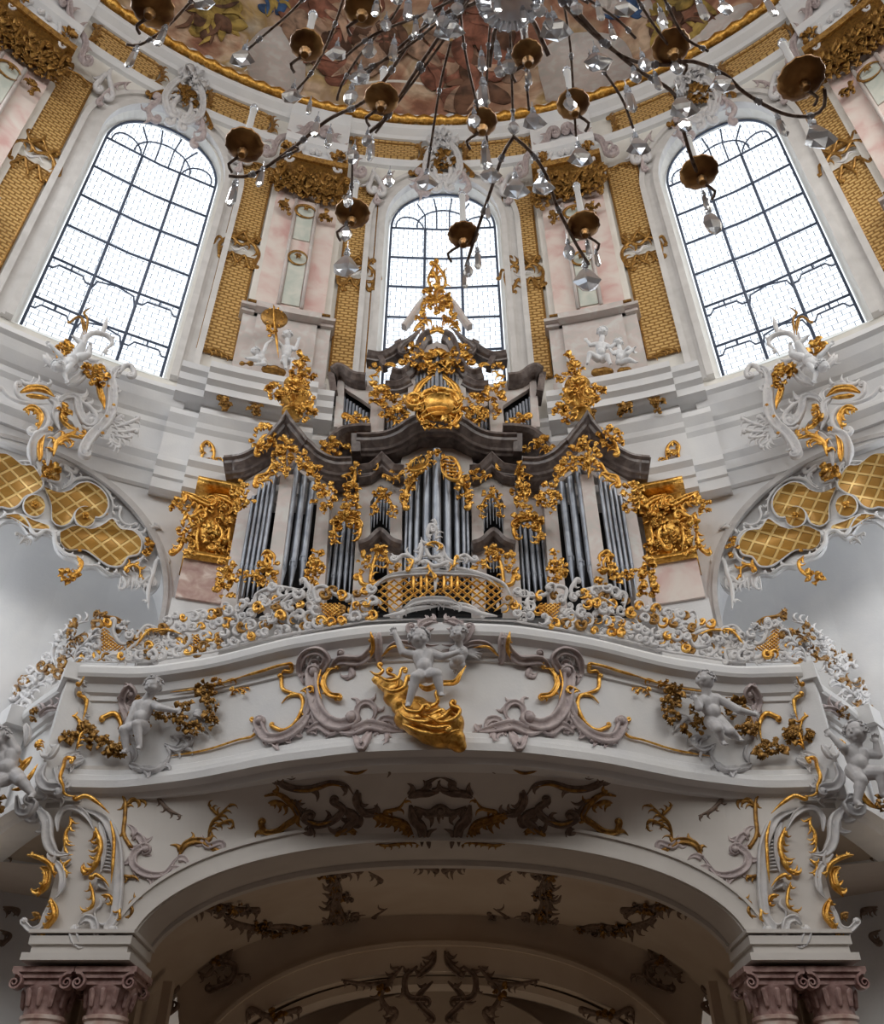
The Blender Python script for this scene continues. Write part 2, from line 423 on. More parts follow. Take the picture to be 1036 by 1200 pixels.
    def cluster(s, m, x, y, rx, ry, n, r=3.5, up=.05, fl=.4):
        """dense foliage filling an ellipse (crop units already converted)"""
        fl_ = s.open('foliage')
        for i in range(int(n * 1.35 + .5)):
            a = rnd.uniform(0, 2 * pi); k = sqrt(rnd.random()); X, Y = x + cos(a) * k * rx, y + sin(a) * k * ry
            h = up * (1.2 - k) + .01; q = rnd.uniform(.75, 1.3)
            if rnd.random() < fl: s.flower(m, X, Y, r * q, h)
            else:
                th = a + rnd.uniform(-1, 1); s.leafpx(m, X, Y, th, r * 2.2 * q, r * 1.55 * q, h)
                if rnd.random() < .4: s.st(m, r * .8, [(X, Y), (X + cos(th) * r * 1.2, Y + sin(th) * r * 1.2)], c1=r * .6 * rnd.choice((-1, 1)), up=h, raw=True)
        s.close(fl_); return s
    def cl(s, m, x, y, rx, ry, n, r=3.5, up=.05, fl=.4):
        X, Y = s.px((x, y)); return s.cluster(m, X, Y, rx / s.sc, ry / s.sc, n, r, up, fl)
    def fl(s, m, x, y, r, up=.03):
        X, Y = s.px((x, y)); s.flower(m, X, Y, r, up); return s
    def plate(s, m, poly, th=.06, up=0., border=None, bw=2.5, raw=False):
        """a solid panel cut to an outline on the surface, UV in metres"""
        fl_ = s.open('plate')
        P = catmull([s.px(q) if not raw else q for q in poly] + [s.px(poly[0]) if not raw else poly[0]], 4.)[:-1]
        cx = sum(p[0] for p in P) / len(P); cy = sum(p[1] for p in P) / len(P); mb = s.mb(m)
        F_, B_, U = [], [], []
        from mathutils.geometry import tessellate_polygon
        for x, y in P:
            p, n = s.at(x, y, up); F_.append(p + n * th); B_.append(p)
            U.append((math.atan2(p.x, p.y - YC) * R0, p.z))
        tri = tessellate_polygon([[V((x, y, 0)) for x, y in P]]); N = len(P)
        fs = [tuple(t) for t in tri] + [tuple(i + N for i in t[::-1]) for t in tri] + [(i, (i + 1) % N, N + (i + 1) % N, N + i) for i in range(N)]
        mb.add(F_ + B_, fs, U + U); s.close(fl_)
        if border: s.st(border, bw, P + [P[0], P[1]], up=up + th * .6, raw=True)
        return s
    def done(s, name, label, cat, group=None, names=None, **k):
        nm = {'gold': 'gilding', 'darkgold': 'gilding', 'white': 'scrollwork', 'lilac': 'scrollwork', 'brown': 'scrollwork', 'diaper': 'lattice_panel', 'net': 'lattice_panel', 'grey': 'moulding', 'wall': 'ground', 'statue': 'relief', 'pale': 'relief'}
        nm.update(names or {})
        return assemble(name, label, cat, s.plist(nm), group, **k)
    def plist(s, nm=None):
        nm = nm or {}; lab = {'gold': 'bright gilding', 'darkgold': 'dull gilding', 'lilac': 'lilac grey stucco', 'white': 'white stucco', 'brown': 'dull brown shade-darkened stucco'}
        out = []; many = len({m for _, m, _ in s.parts}) > 1; mg = {}
        cnt = {}
        for kind, m, b in s.parts: cnt.setdefault(kind, []).append(len(b.v))
        cut = {k: (sorted(v)[-85] if len(v) > 95 else -1) for k, v in cnt.items()}
        for kind, m, b in s.parts:
            nm_ = {'scroll': 'gilded_scroll' if 'gold' in m else ('relief_scroll' if m in ('statue', 'pale') else 'scroll'), 'foliage': 'flower_bunch' if 0 else ('gilded_foliage' if 'gold' in m else 'foliage'), 'rosette': 'rosette', 'plate': nm.get(m, 'panel')}.get(kind, nm.get(m, 'moulding'))
            if len(b.v) <= cut[kind]:
                q = mg.get((nm_, m))
                if q is None: mg[(nm_, m)] = q = MB(); q.stuff = True; out.append((nm_, q, m, lab.get(m) if many else None))
                k = len(q.v); q.v += b.v; q.f += [tuple(i + k for i in f) for f in b.f]; continue
            out.append((nm_, b, m, lab.get(m) if many else None))
        return out
def ringprof(mb, a0, a1, prof, n=None):
    """moulding swept round the rotunda: prof = closed [(R, z)]"""
    n = n or max(2, int(abs(a1 - a0) / 1.5)); mb.rings([[cyl(a0 + (a1 - a0) * i / n, z, R) for R, z in prof] for i in range(n + 1)])
def sweep(mb, path, prof, closed=False):
    """vertical-up sweep in plan: path [(x,y)], prof [(outward, z)]; outward is to the right of travel"""
    R = []
    for i, p in enumerate(path):
        a = path[max(i - 1, 0)]; b = path[min(i + 1, len(path) - 1)]; t = V((b[0] - a[0], b[1] - a[1])).normalized(); n = V((t.y, -t.x))
        R.append([V((p[0] + n.x * d, p[1] + n.y * d, z)) for d, z in prof])
    mb.rings(R)
# ================================================================== SETTING
mb = MB(); mb.box((0, 3, -1.7), (44, 44, .2)); struct('floor', mb, 'floor')
def wallcols(mb, a0, a1, z0, z1, R=R0, n=None):
    n = n or max(1, int(abs(a1 - a0) / 3))
    for i in range(n):
        b, c = a0 + (a1 - a0) * i / n, a0 + (a1 - a0) * (i + 1) / n
        mb.add([cyl(b, z0, R), cyl(c, z0, R), cyl(c, z1, R), cyl(b, z1, R)], [(0, 1, 2, 3)])
def opening(mb, ac, hw, zs, zp, rise, z0, z1, hb, R=R0, n=22):
    """bay of wall round an arched opening; hw, rise in metres; hb = half bay in degrees"""
    k = math.degrees(1 / R0)
    if hb > hw * k:
        wallcols(mb, ac - hb, ac - hw * k, z0, z1, R); wallcols(mb, ac + hw * k, ac + hb, z0, z1, R)
    S_ = [-hw * cos(pi * i / n) for i in range(n + 1)]; top = lambda s: zp + rise * sqrt(max(0, 1 - (s / hw) ** 2))
    for a, b in zip(S_, S_[1:]):
        if zs > z0: mb.add([cyl(ac + a * k, z0, R), cyl(ac + b * k, z0, R), cyl(ac + b * k, zs, R), cyl(ac + a * k, zs, R)], [(0, 1, 2, 3)])
        mb.add([cyl(ac + a * k, top(a), R), cyl(ac + b * k, top(b), R), cyl(ac + b * k, z1, R), cyl(ac + a * k, z1, R)], [(0, 1, 2, 3)])
def arch_line(hw, zs, zp, rise, n=24, foot=True):
    P = [(-hw, zs)] if foot else []
    P += [(-hw * cos(pi * i / n), zp + rise * sin(pi * i / n)) for i in range(n + 1)]
    return P + ([(hw, zs)] if foot else [])
def k2(az, s, z, R): return cyl(az + math.degrees(s / R0), z, R)

WZ = (12.15, 18.45)      # window opening sill / spring
for side, a0, a1, nm in ((0, -15, 15, 'wall_back'), (-1, -45, -15, 'wall_left'), (1, 15, 45, 'wall_right')):
    mb = MB(); ac = (a0 + a1) / 2
    opening(mb, ac, 1.40, WZ[0], WZ[1], 2.1, 11.6, 23.6, 15)
    struct(nm, mb, 'cream')
mb = MB(); wallcols(mb, 45, 315, 11.5, 23.6, n=90); struct('wall_nave', mb, 'cream')
mb = MB(); wallcols(mb, 45, 315, -1.6, 11.5, n=90); struct('wall_nave_base_stand_in', mb, 'nave')  # unseen lower wall, made dark to cut bounce onto the cove
mb = MB(); wallcols(mb, -19.5, 19.5, 5.0, 11.7); struct('wall_organ', mb, 'wall')
for sg, nm in ((-1, 'left'), (1, 'right')):
    mb = MB(); opening(mb, sg * 31.2, 2.56, -1.6, 7.3, 2.45, -1.6, 11.7, 13.9, n=30)
    wallcols(mb, sg * 17.3, sg * 19.6, -1.6, 11.7)
    k = math.degrees(1 / R0)
    L_ = [k2(sg * 31.2, s, z, 12.5) for s, z in arch_line(2.56, -1.6, 7.3, 2.45, 40)]; L2 = [k2(sg * 31.2, s, z, 13.7) for s, z in arch_line(2.56, -1.6, 7.3, 2.45, 40)]
    for i in range(len(L_) - 1): mb.add([L_[i], L_[i + 1], L2[i + 1], L2[i]], [(0, 1, 2, 3)])
    wallcols(mb, sg * 17, sg * 46, -1.6, 11, 13.7)
    struct('wall_aisle_' + nm, mb, 'wall')
    # moulding along the arch edge
    mb = MB(); P = arch_line(2.5, 6.3, 7.3, 2.4, 44)
    for d0, d1, h in ((0, .07, .10), (.07, .13, .05)):
        R = []
        for i, (s, z) in enumerate(P):
            l = math.hypot(s / 2.5, (max(z, 7.3) - 7.3) / 2.4) or 1; nx, nz = s / 2.5 / l, max(0, (z - 7.3) / 2.4) / l
            a = (s + nx * d0, z + nz * d0); b = (s + nx * d1, z + nz * d1)
            R.append([k2(sg * 31.2, a[0], a[1], 12.5), k2(sg * 31.2, a[0], a[1], 12.5 - h), k2(sg * 31.2, b[0], b[1], 12.5 - h), k2(sg * 31.2, b[0], b[1], 12.5)])
        mb.rings(R)
    # impost below the arch
    for z, d, h in ((6.62, .10, .12), (6.5, .16, .1), (6.4, .08, .1)):
        ringprof(mb, sg * 19.2, sg * 20.6, [(12.55, z), (12.4 - d, z), (12.4 - d, z + h), (12.55, z + h)])
    struct('trim_arch_' + nm, mb, 'grey')
# dome
mb = MB(); ND = 72
mb.rings([[V((12.4 * cos(t) * sin(2 * pi * k / ND), YC + 12.4 * cos(t) * cos(2 * pi * k / ND), 23.2 + 9.5 * sin(t))) for k in range(ND)] for t in [i * .0785 for i in range(20)]], cap=False)
struct('ceiling', mb, 'fresco', smooth=True)
def Fdome(x, y, z): return max(((x * x + (y - YC) ** 2) / 12.4 ** 2 + (max(z - 23.2, 0) / 9.5) ** 2), 0) - 1

# windows --------------------------------------------------------------
GZ = (12.45, 18.98, 1.55, 1.235); RG = 12.92   # glass sill, spring, rise, half width
for n, (ac, h) in enumerate(((-29.6, 1.0), (.3, 1.0), (29.9, 1.0))):
    root = MB(); P = arch_line(1.40, WZ[0], WZ[1], 2.1, 30); Q = arch_line(GZ[3], GZ[0], GZ[1], GZ[2], 30)
    A = [k2(ac, s, z, R0) for s, z in P]; B = [k2(ac, s * 1.02, z, 12.95) for s, z in Q]
    root.add(A + B, [(i, i + 1, len(A) + i + 1, len(A) + i) for i in range(len(A) - 1)])
    root.add([A[0], A[-1], B[-1], B[0]], [(0, 1, 2, 3)])
    w_ = struct('window_%d' % (n + 1), root, 'cream', smooth=False)
    # moulded surround
    fr = MB()
    for d0, d1, h_ in ((-.03, .10, .16), (.10, .16, .10), (.16, .30, .07), (.30, .42, .14)):
        R = []
        for s, z in P:
            zz = max(z - WZ[1], 0); l = math.hypot(s / 1.4, zz / 2.1) or 1; nx, nz = s / 1.4 / l, zz / 2.1 / l
            a, b = (s + nx * d0, z + nz * d0), (s + nx * d1, z + nz * d1)
            R.append([k2(ac, *a, R0 + .03), k2(ac, *a, R0 - h_), k2(ac, *b, R0 - h_), k2(ac, *b, R0 + .03)])
        fr.rings(R)
    link('window_surround', fr, 'surround', w_, False)
    # panes
    pn = MB(); N = 24; ss = [-GZ[3] * cos(pi * i / N) for i in range(N + 1)]
    for a, b in zip(ss, ss[1:]):
        ta, tb = [GZ[1] + GZ[2] * sqrt(max(0, 1 - (q / GZ[3]) ** 2)) for q in (a, b)]
        pn.add([k2(ac, a, GZ[0], RG), k2(ac, b, GZ[0], RG), k2(ac, b, tb, RG), k2(ac, a, ta, RG)], [(0, 1, 2, 3)], [(a, GZ[0]), (b, GZ[0]), (b, tb), (a, ta)])
    link('pane', pn, 'panes', w_, False)
    # iron bars
    ib = MB(); H = GZ[3]
    def bar(pts, r=.022):
        ib.tube([k2(ac, s, z, RG - .05) for s, z in pts], r, 6)
    for s in (-.42, .42): bar([(s, GZ[0]), (s, GZ[1])], .034)
    for z in (13.35, 14.55, 15.62, 16.7, 17.8, 18.98): bar([(-H, z), (0, z), (H, z)], .026)
    bar([(q * .985, z) for q, z in arch_line(H, GZ[0], GZ[1], GZ[2] * .985, 24)], .03)
    zt = GZ[1]
    for s0, s1, t in ((-.42, -.62, .78), (-.15, -.22, .96), (.15, .22, .96), (.42, .62, .78)):
        bar([(s0, zt), (s0 * 1.02, zt + GZ[2] * t * .5), (s1, zt + GZ[2] * t * .9)], .02)
    for c in (-.85, .85):
        bar([(c + .40 * cos(pi * i / 10) * (1 if c < 0 else -1) * (.5 + .5 * (1 - i / 14)), zt + .5 * sin(pi * i / 10)) for i in range(11)], .02)
    bar([(.62 * cos(pi * i / 14), zt + .1 + .72 * sin(pi * i / 14)) for i in range(15)], .02)
    for zc, up in ((14.55, 1), (13.35, 1)):   # shaped lower tracery
        for c in (-.83, .83):
            bar([(c - .41, zc - .28), (c - .3, zc - .28), (c - .22, zc - .14), (c + .22, zc - .14), (c + .3, zc - .28), (c + .41, zc - .28)], .02)
            bar([(c, zc - .14), (c, zc)], .02)
        bar([(-.42, zc - .42), (-.34, zc - .12), (0, zc - .02), (.34, zc - .12), (.42, zc - .42)], .02)
    link('iron_bars', ib, 'iron', w_, True)

# entablatures ---------------------------------------------------------
PA = [(12.6, 12.0), (12.08, 11.62), (12.06, 11.5), (12.14, 11.45), (12.2, 11.28), (12.32, 11.1), (12.38, 11.05), (12.38, 10.93), (12.44, 10.85), (12.45, 10.35), (12.32, 10.3), (12.3, 10.2), (12.38, 10.1), (12.38, 9.92), (12.43, 9.9), (12.43, 9.62), (12.47, 9.58), (12.6, 9.56)]
PB = [(12.6, 12.15), (11.62, 12.02), (11.58, 11.98), (11.60, 11.86), (11.68, 11.80), (11.70, 11.66), (11.80, 11.6), (11.80, 11.44), (12.14, 11.40), (12.14, 11.22), (11.96, 11.18), (11.94, 11.05), (12.04, 10.9), (12.06, 10.8), (12.12, 10.72), (12.12, 10.15), (12.0, 10.1), (11.98, 9.98), (12.06, 9.9), (12.06, 9.72), (12.11, 9.7), (12.11, 9.5), (12.6, 9.5)]
PC = [(R + (.14 if R < 12.5 else 0), z - .03) for R, z in PB]
i_ = 0
for sg in (-1, 1):
    for (a, b, pr, nm) in ((sg * 21.6, sg * 46, PA, 'cornice'), (sg * 20.2, sg * 22.6, PC, 'c'), (sg * 10.9, sg * 20.3, PB, 'p'), (sg * 9.4, sg * 11.0, PC, 'c')):
        i_ += 1; mb = MB(); ringprof(mb, a, b, pr); struct('trim_entablature_%d' % i_, mb, 'white' if 0 else 'wall', angle=None)
mb = MB(); ringprof(mb, -9.5, 9.5, PA); struct('trim_entablature_9', mb, 'wall')
# attic mouldings and gilded roll
mb = MB(); ringprof(mb, -48, 48, [(12.6, 20.95), (12.4, 20.98), (12.33, 21.08), (12.33, 21.18), (12.42, 21.25), (12.6, 21.3)])
ringprof(mb, -48, 48, [(12.6, 22.2), (12.36, 22.22), (12.3, 22.3), (12.15, 22.4), (12.12, 22.5), (12.2, 22.6), (12.2, 22.7), (12.6, 22.8)])
struct('trim_attic', mb, 'wall')
mb = MB()
R_ = []
for i in range(193):
    a = -48 + i * .5; r = .13 + .035 * cos(i * 1.57)
    R_.append([cyl(a, 22.92 + r * sin(t * pi / 4), 12.18 + r * cos(t * pi / 4)) for t in range(8)])
mb.rings(R_); tag(link('gilded_roll_moulding', mb, 'gold'), 'continuous gilded laurel roll moulding ringing the foot of the painted dome', 'moulding')
mb = MB(); ringprof(mb, -48, 48, [(12.6, 23.0), (12.2, 23.0), (12.15, 23.12), (12.3, 23.25), (12.6, 23.3)]); struct('trim_dome', mb, 'cream')

# ================================================================== GALLERY
G = thing('organ_gallery', 'white serpentine organ gallery with moulded parapet carried on a wide low arch', 'gallery', (0, 10, -1.6)); G['_b'] = (0, 10, -1.6)
full = [(-x, y) for x, y in PL[::-1]] + PL[1:]
sideR = smooth_tab(PLAN) and SIDE
def spl(T, n=5):
    P = catmull(T, .08); return P
pathR = spl(SIDE); 
PARP = [(-.34, 3.86), (.02, 3.86), (.06, 3.92), (.17, 3.95), (.18, 4.03), (.10, 4.06), (.10, 4.12), (.04, 4.15), (.035, 4.21), (0, 4.23), (0, 5.08), (.03, 5.09), (.03, 5.15), (.07, 5.18), (.10, 5.28), (.19, 5.33), (.21, 5.37), (.21, 5.45), (.17, 5.5), (-.34, 5.5)]
PARP = [(d - .2 + (.0), z) for d, z in PARP]
mb = MB(); sweep(mb, full, PARP); link('parapet', mb, 'wall', G, True, angle=25)
for sg in (-1, 1):
    P = [(sg * x, y) for x, y in pathR]; P = P if sg > 0 else P[::-1]
    mb = MB(); sweep(mb, P, PARP); link('side_parapet', mb, 'wall', G, True, angle=25)
    # corner pier between front and side parapets
    mb = MB(); mb.box((sg * 4.50, 10.0, 4.6), (.30, .34, 1.5), sg * -.5); mb.box((sg * 4.50, 9.99, 5.4), (.40, .44, .22), sg * -.5)
    m2 = MB(); m2.box((sg * 5.66, 11.10, 5.38), (.34, .4, .26), sg * .8); m2.box((sg * 5.72, 11.12, 4.65), (.2, .3, 1.6), sg * .8)
    link('parapet_pier', mb, 'wall', G, False); link('parapet_pier', m2, 'wall', G, False)
    m3 = MB(); Q_ = [(sg * 3.0, 9.9)] + [(sg * x, y + .3) for x, y in ((3.65, 9.85),) + tuple(pathR)]; n_ = len(Q_)
    m3.add([V((x, y, 3.9)) for x, y in Q_] + [V((x, 14.0, 3.9)) for x, y in Q_], [(i, i + 1, n_ + i + 1, n_ + i) for i in range(n_ - 1)]); struct('ceiling_side_' + ('left' if sg < 0 else 'right'), m3, 'vault')
    m4 = MB(); m4.box((sg * 4.02, 10.28, 4.02), (.9, .62, .5)); m4.box((sg * 4.32, 10.2, 3.98), (.5, .6, .3)); link('corner_block', m4, 'cove', G, False)
# floor slab of the gallery
mb = MB(); P = [(-x, y) for x, y in pathR[::-1]] + full + pathR; P = [(a, b + .35) for a, b in P]
N = len(P); top = [V((a, b, 5.3)) for a, b in P] + [V((a, 14.6, 5.3)) for a, b in P]; bot = [q - V((0, 0, .4)) for q in top]
mb.add(top + bot, [(i, i + 1, N + i + 1, N + i) for i in range(N - 1)] + [(2 * N + i, 3 * N + i, 3 * N + i + 1, 2 * N + i + 1) for i in range(N - 1)])
mb.box((0, 15.5, 5.1), (16, 5, .4)); struct('floor_gallery', mb, 'wall')
# cove and front of the arch
mb = MB(); NX, NZ = 90, 16; R = []
for i in range(NX + 1):
    x = -3.2 * cos(pi * i / NX); z0 = zarch(x); col = []
    for j in range(NZ + 1):
        z = z0 + (3.95 - z0) * j / NZ; s = min(max((z - 3.42) / .5, 0), 1) ** 1.4; yb = min(Yr(x) + .25, YA); col.append(V((x, YA - (YA - yb) * s, z)))
    R.append(col)
mb.add([p for c in R for p in c], [(i * (NZ + 1) + j, (i + 1) * (NZ + 1) + j, (i + 1) * (NZ + 1) + j + 1, i * (NZ + 1) + j + 1) for i in range(NX) for j in range(NZ)])
link('cove', mb, 'cove', G, True)
# archivolt + soffit
XS = [-3.2 * cos(pi * i / 60) for i in range(61)]
def archn(x, d):   # point on the arch line pushed outwards by d
    e = .01; x = max(min(x, 3.199), -3.199); z = zarch(x); a, b = max(x - e, -3.2), min(x + e, 3.2); t = V((b - a, zarch(b) - zarch(a))).normalized(); return x - t.y * d, z + t.x * d
mb = MB()
for d0, d1, h in ((0, .035, .05), (.035, .20, .03), (.20, .235, .06)):
    mb.rings([[V((archn(x, d0)[0], YA + .1, archn(x, d0)[1])), V((archn(x, d0)[0], YA - h, archn(x, d0)[1])), V((archn(x, d1)[0], YA - h, archn(x, d1)[1])), V((archn(x, d1)[0], YA + .1, archn(x, d1)[1]))] for x in XS])
mb.rings([[V((x * .995, YA, zarch(x) - .0)), V((x, YA + .62, zarch(x))), V((x, YA + .62, zarch(x) + .05)), V((x, YA, zarch(x) + .05))] for x in XS])
mb.rings([[V((x, YA + .60, zarch(x) - .06)), V((x, YA + .70, zarch(x) - .06)), V((x, YA + .70, zarch(x) + .6)), V((x, YA + .60, zarch(x) + .6))] for x in XS])
link('archivolt', mb, 'cove', G, True, angle=30)
# vault behind, with two ribs and the far arch
mb = MB(); X2 = [-3.95 * cos(pi * i / 60) for i in range(61)]
mb.rings([[V((x, YA + .65, zvault(x))), V((x, 14.2, zvault(x))), V((x, 14.2, zvault(x) + .05)), V((x, YA + .65, zvault(x) + .05))] for x in X2])
for sg in (-1, 1):
    mb.box((sg * 4.02, 12.4, .3), (.14, 3.9, 4)); 
struct('ceiling_vault', mb, 'vault', None, True, 30)
mb = MB()
def px_arch(P, Y0, Y1, th):
    """a rib face following an arch; P = [(x, z)] inner edge, th = depth upwards"""
    mb.rings([[V((x, Y0, z)), V((x, Y1, z)), V((x, Y1, z + th)), V((x, Y0, z + th))] for x, z in P])
def ell(a, z0, b, n=50, e=2.2): return [(-a * cos(pi * i / n), z0 + b * (max(0, 1 - abs(cos(pi * i / n)) ** e)) ** .5) for i in range(n + 1)]
px_arch(ell(3.35, 1.2, 1.72), 13.9, 14.5, .42); px_arch(ell(3.25, 1.1, 1.7), 14.1, 14.6, .1); px_arch(ell(3.45, 1.3, 1.95), 13.85, 14.0, .06)
px_arch(ell(2.4, .8, 1.9), 16.6, 17.0, .5)
for sg in (-1, 1):
    mb.box((sg * 3.72, 14.1, .1), (.75, .5, 4.0)); mb.box((sg * 3.55, 13.0, .0), (.12, .16, 5.2)); mb.box((sg * 3.75, 12.2, .0), (.2, .2, 5.6)); mb.box((sg * 3.86, 12.9, .0), (.06, .9, 5.4))
    mb.box((sg * 3.66, 11.6, 0), (.14, .14, 5.4)); mb.box((sg * 3.7, 10.95, 0), (.3, .3, 4.6))
struct('trim_vault_rib', mb, 'vault', None, True, 30)
mb = MB(); mb.rings([[V((x, 14.4, z)), V((x, 17.5, z)), V((x, 17.5, z + .05)), V((x, 14.4, z + .05))] for x, z in ell(4.0, 1.0, 2.35)])
mb.box((0, 17.6, 1.5), (14, .2, 7))
E_ = ell(3.3, 1.2, 1.88)
mb.add([V((x, 14.02, z)) for x, z in E_] + [V((x * 1.25, 14.02, 4.2)) for x, z in E_], [(i, i + 1, len(E_) + i + 1, len(E_) + i) for i in range(len(E_) - 1)])
struct('ceiling_inner_vault', mb, 'vault', None, True, 30)
# vestibule side walls and the side vaults beyond the piers
for sg in (-1, 1):
    mb = MB(); mb.box((sg * 4.75, 14.0, .1), (.15, 3, 10)); mb.add([V((sg * 4.1, 10.6, 3.3)), V((sg * 9, 10.6, 3.7)), V((sg * 9, 15, 3.9)), V((sg * 4.1, 15, 3.5))], [(0, 1, 2, 3)])
    struct('wall_vestibule_' + ('left' if sg < 0 else 'right'), mb, 'vault')
# piers and their entablature blocks
for sg in (-1, 1):
    mb = MB(); xc = sg * 3.67
    mb.box((xc, 10.28, 3.1), (.94, .66, 1.6))
    for z, e, h in ((2.36, .03, .08), (2.28, .0, .1), (2.20, .06, .07), (2.44, .05, .035)): mb.box((xc, 10.24, z), (.98 + e * 2, .74 + e * 2, h))
    link('pier', mb, 'cove', G, False, label='white pier block above a pair of red columns')

# red marble columns ----------------------------------------------------
def column(x, y, label):
    zt = 2.16; base = V((x, y, -1.6)); r = thing('marble_column', label, 'column', base, 'red marble columns under the gallery')
    sh = MB(); sh.lathe((x, y, 0), [(.30, -1.6), (.30, -1.45), (.25, -1.4), (.235, -1.3), (.228, -.2), (.205, 1.66), (.225, 1.68), (.225, 1.71), (.2, 1.72)], 28); link('shaft', sh, 'redm', r, True, angle=40)
    c = MB(); c.lathe((x, y, 0), [(.2, 1.70), (.205, 1.80), (.235, 1.9), (.26, 1.94), (.26, 1.97), (.2, 1.99)], 24)
    c.box((x, y, 2.05), (.56, .56, .05)); c.box((x, y, 2.10), (.62, .62, .05)); c.box((x, y, 2.0), (.5, .5, .06))
    for sx in (-1, 1):
        for sy in (-1, 1):
            cc = V((x + sx * .26, y + sy * .26, 1.98)); d = V((sx, sy, 0)).normalized(); n_ = V((-sy * sx, 1, 0)) if 0 else V((0, 1, 0))
            R = []
            for i in range(22):
                t = i * .55; rr = .085 * .9 ** i + .008; p = cc + V((sx * cos(t + 1.2) * rr, -sy * .0, sin(t + 1.2) * rr)); wv = .022 * .95 ** i
                R.append([p + V((0, a * .055, 0)) + V((sx * cos(t + 1.2) * b * wv, 0, sin(t + 1.2) * b * wv)) for a, b in ((-1, -.6), (1, -.6), (1, .6), (-1, .6))])
            c.rings(R)
    for i in range(12):
        t = 2 * pi * i / 12; p = V((x + .225 * cos(t), y + .225 * sin(t), 1.80)); c.capsule(p, p + V((.015 * cos(t), .015 * sin(t), .12)), .024, .034, 6)
    link('capital', c, 'redcap', r, True, angle=35)
for x, l in ((-3.99, 'leftmost red marble column with scrolled capital, nearer the left picture edge'), (-3.36, 'red marble column with scrolled capital, inner one of the left pair beside the arch'), (3.36, 'red marble column with scrolled capital, inner one of the right pair beside the arch'), (3.97, 'rightmost red marble column with scrolled capital, outer one of the right pair')):
    column(x, 10.2, l)
# ================================================================== WALL DECORATION
SD = ((None, 'left'), (516, 'right'))
# gilded net strips either side of each drum window
for ac, s0, s1, where in ((-30, 8.2, 11.35, 'left window'), (-30, -11.35, -8.2, 'left window'), (0, -10.1, -6.9, 'centre window'), (0, 6.9, 10.1, 'centre window'), (30, -11.35, -8.2, 'right window'), (30, 8.2, 11.35, 'right window')):
    a, b = ac + s0, ac + s1; parts = []
    outer = (s0 < 0)
    for z0, z1, nm in ((13.1, 16.25, 'lower_net'), (16.85, 19.85, 'upper_net')):
        mb = MB(); n = 4
        vs = []; uv = []
        for i in range(n + 1):
            t = a + (b - a) * i / n
            for R in (R0, R0 - .06):
                for z in (z0, z1): vs.append(cyl(t, z, R)); uv.append((math.radians(t) * R0, z))
        fs = []
        for i in range(n):
            k = i * 4; fs += [(k + 2, k + 3, k + 7, k + 6), (k, k + 2, k + 6, k + 4), (k + 1, k + 5, k + 7, k + 3)]
        fs += [(0, 1, 3, 2), (n * 4, n * 4 + 2, n * 4 + 3, n * 4 + 1)]
        mb.add(vs, fs, uv); parts.append((nm, mb, 'net'))
    mb = MB(); 
    for t in (a, b):
        for z0, z1 in ((13.1, 16.25), (16.85, 19.85)): mb.tube([cyl(t, z0, R0 - .05), cyl(t, z1, R0 - .05)], .028, 6)
    for z in (13.1, 16.25, 16.85, 19.85): mb.tube([cyl(a + (b - a) * i / 4, z, R0 - .05) for i in range(5)], .028, 6)
    parts.append(('gilded_edge', mb, 'darkgold'))
    o = Orn(Fcyl(R0 - .08)); c = (a + b) / 2
    def pxa(az, z):
        P = cyl(az, z); D = P.y * cos(TH) + P.z * sin(TH); return CX + FOC * P.x / D, CY - FOC * (-P.y * sin(TH) + P.z * cos(TH)) / D
    def PT(*q): return [pxa(c + q[i], q[i + 1]) for i in range(0, len(q), 2)]
    o.st('darkgold', 4.5, PT(-1.7, 16.1, -1.9, 16.55, -1.0, 16.85, 0, 16.7, 1.0, 16.85, 1.9, 16.55, 1.7, 16.1), c0=3, c1=-3, nl=6)
    o.st('darkgold', 4, PT(-1.4, 17.1, -.8, 16.9, 0, 17.15, .8, 16.9, 1.4, 17.1), c0=-3, c1=3, nl=-5)
    o.st('darkgold', 4, PT(-1.3, 16.0, -.6, 16.35, 0, 16.1, .6, 16.35, 1.3, 16.0), c0=3, c1=-3, nl=5)
    o.st('white', 3, PT(-.9, 16.55, -.3, 16.45, .3, 16.6, .9, 16.5))
    e = 2.0 if (ac == 0 and s0 > 0) or (ac != 0 and s0 * 1 > 0) else -2.0
    e = -e if 0 else (1.9 if s0 < 0 else -1.9)
    o.st('darkgold', 3.5, PT(e * .8, 16.6, e * 1.15, 16.75, e * 1.3, 16.45), c1=2)
    for z in (19.85, 13.15): o.st('darkgold', 3, PT(-1.3, z, 0, z + .12, 1.3, z), nl=5)
    side = 'left' if s0 < 0 else 'right'
    lab = {'gold': 'bright gilding'}
    parts += o.plist()
    assemble('gilded_net_strip', 'tall gilded net strip with a scrolled clasp, on the %s side of the %s' % (side, where), 'wall panel', parts, 'gilded net strips beside the drum windows', smooth=False)
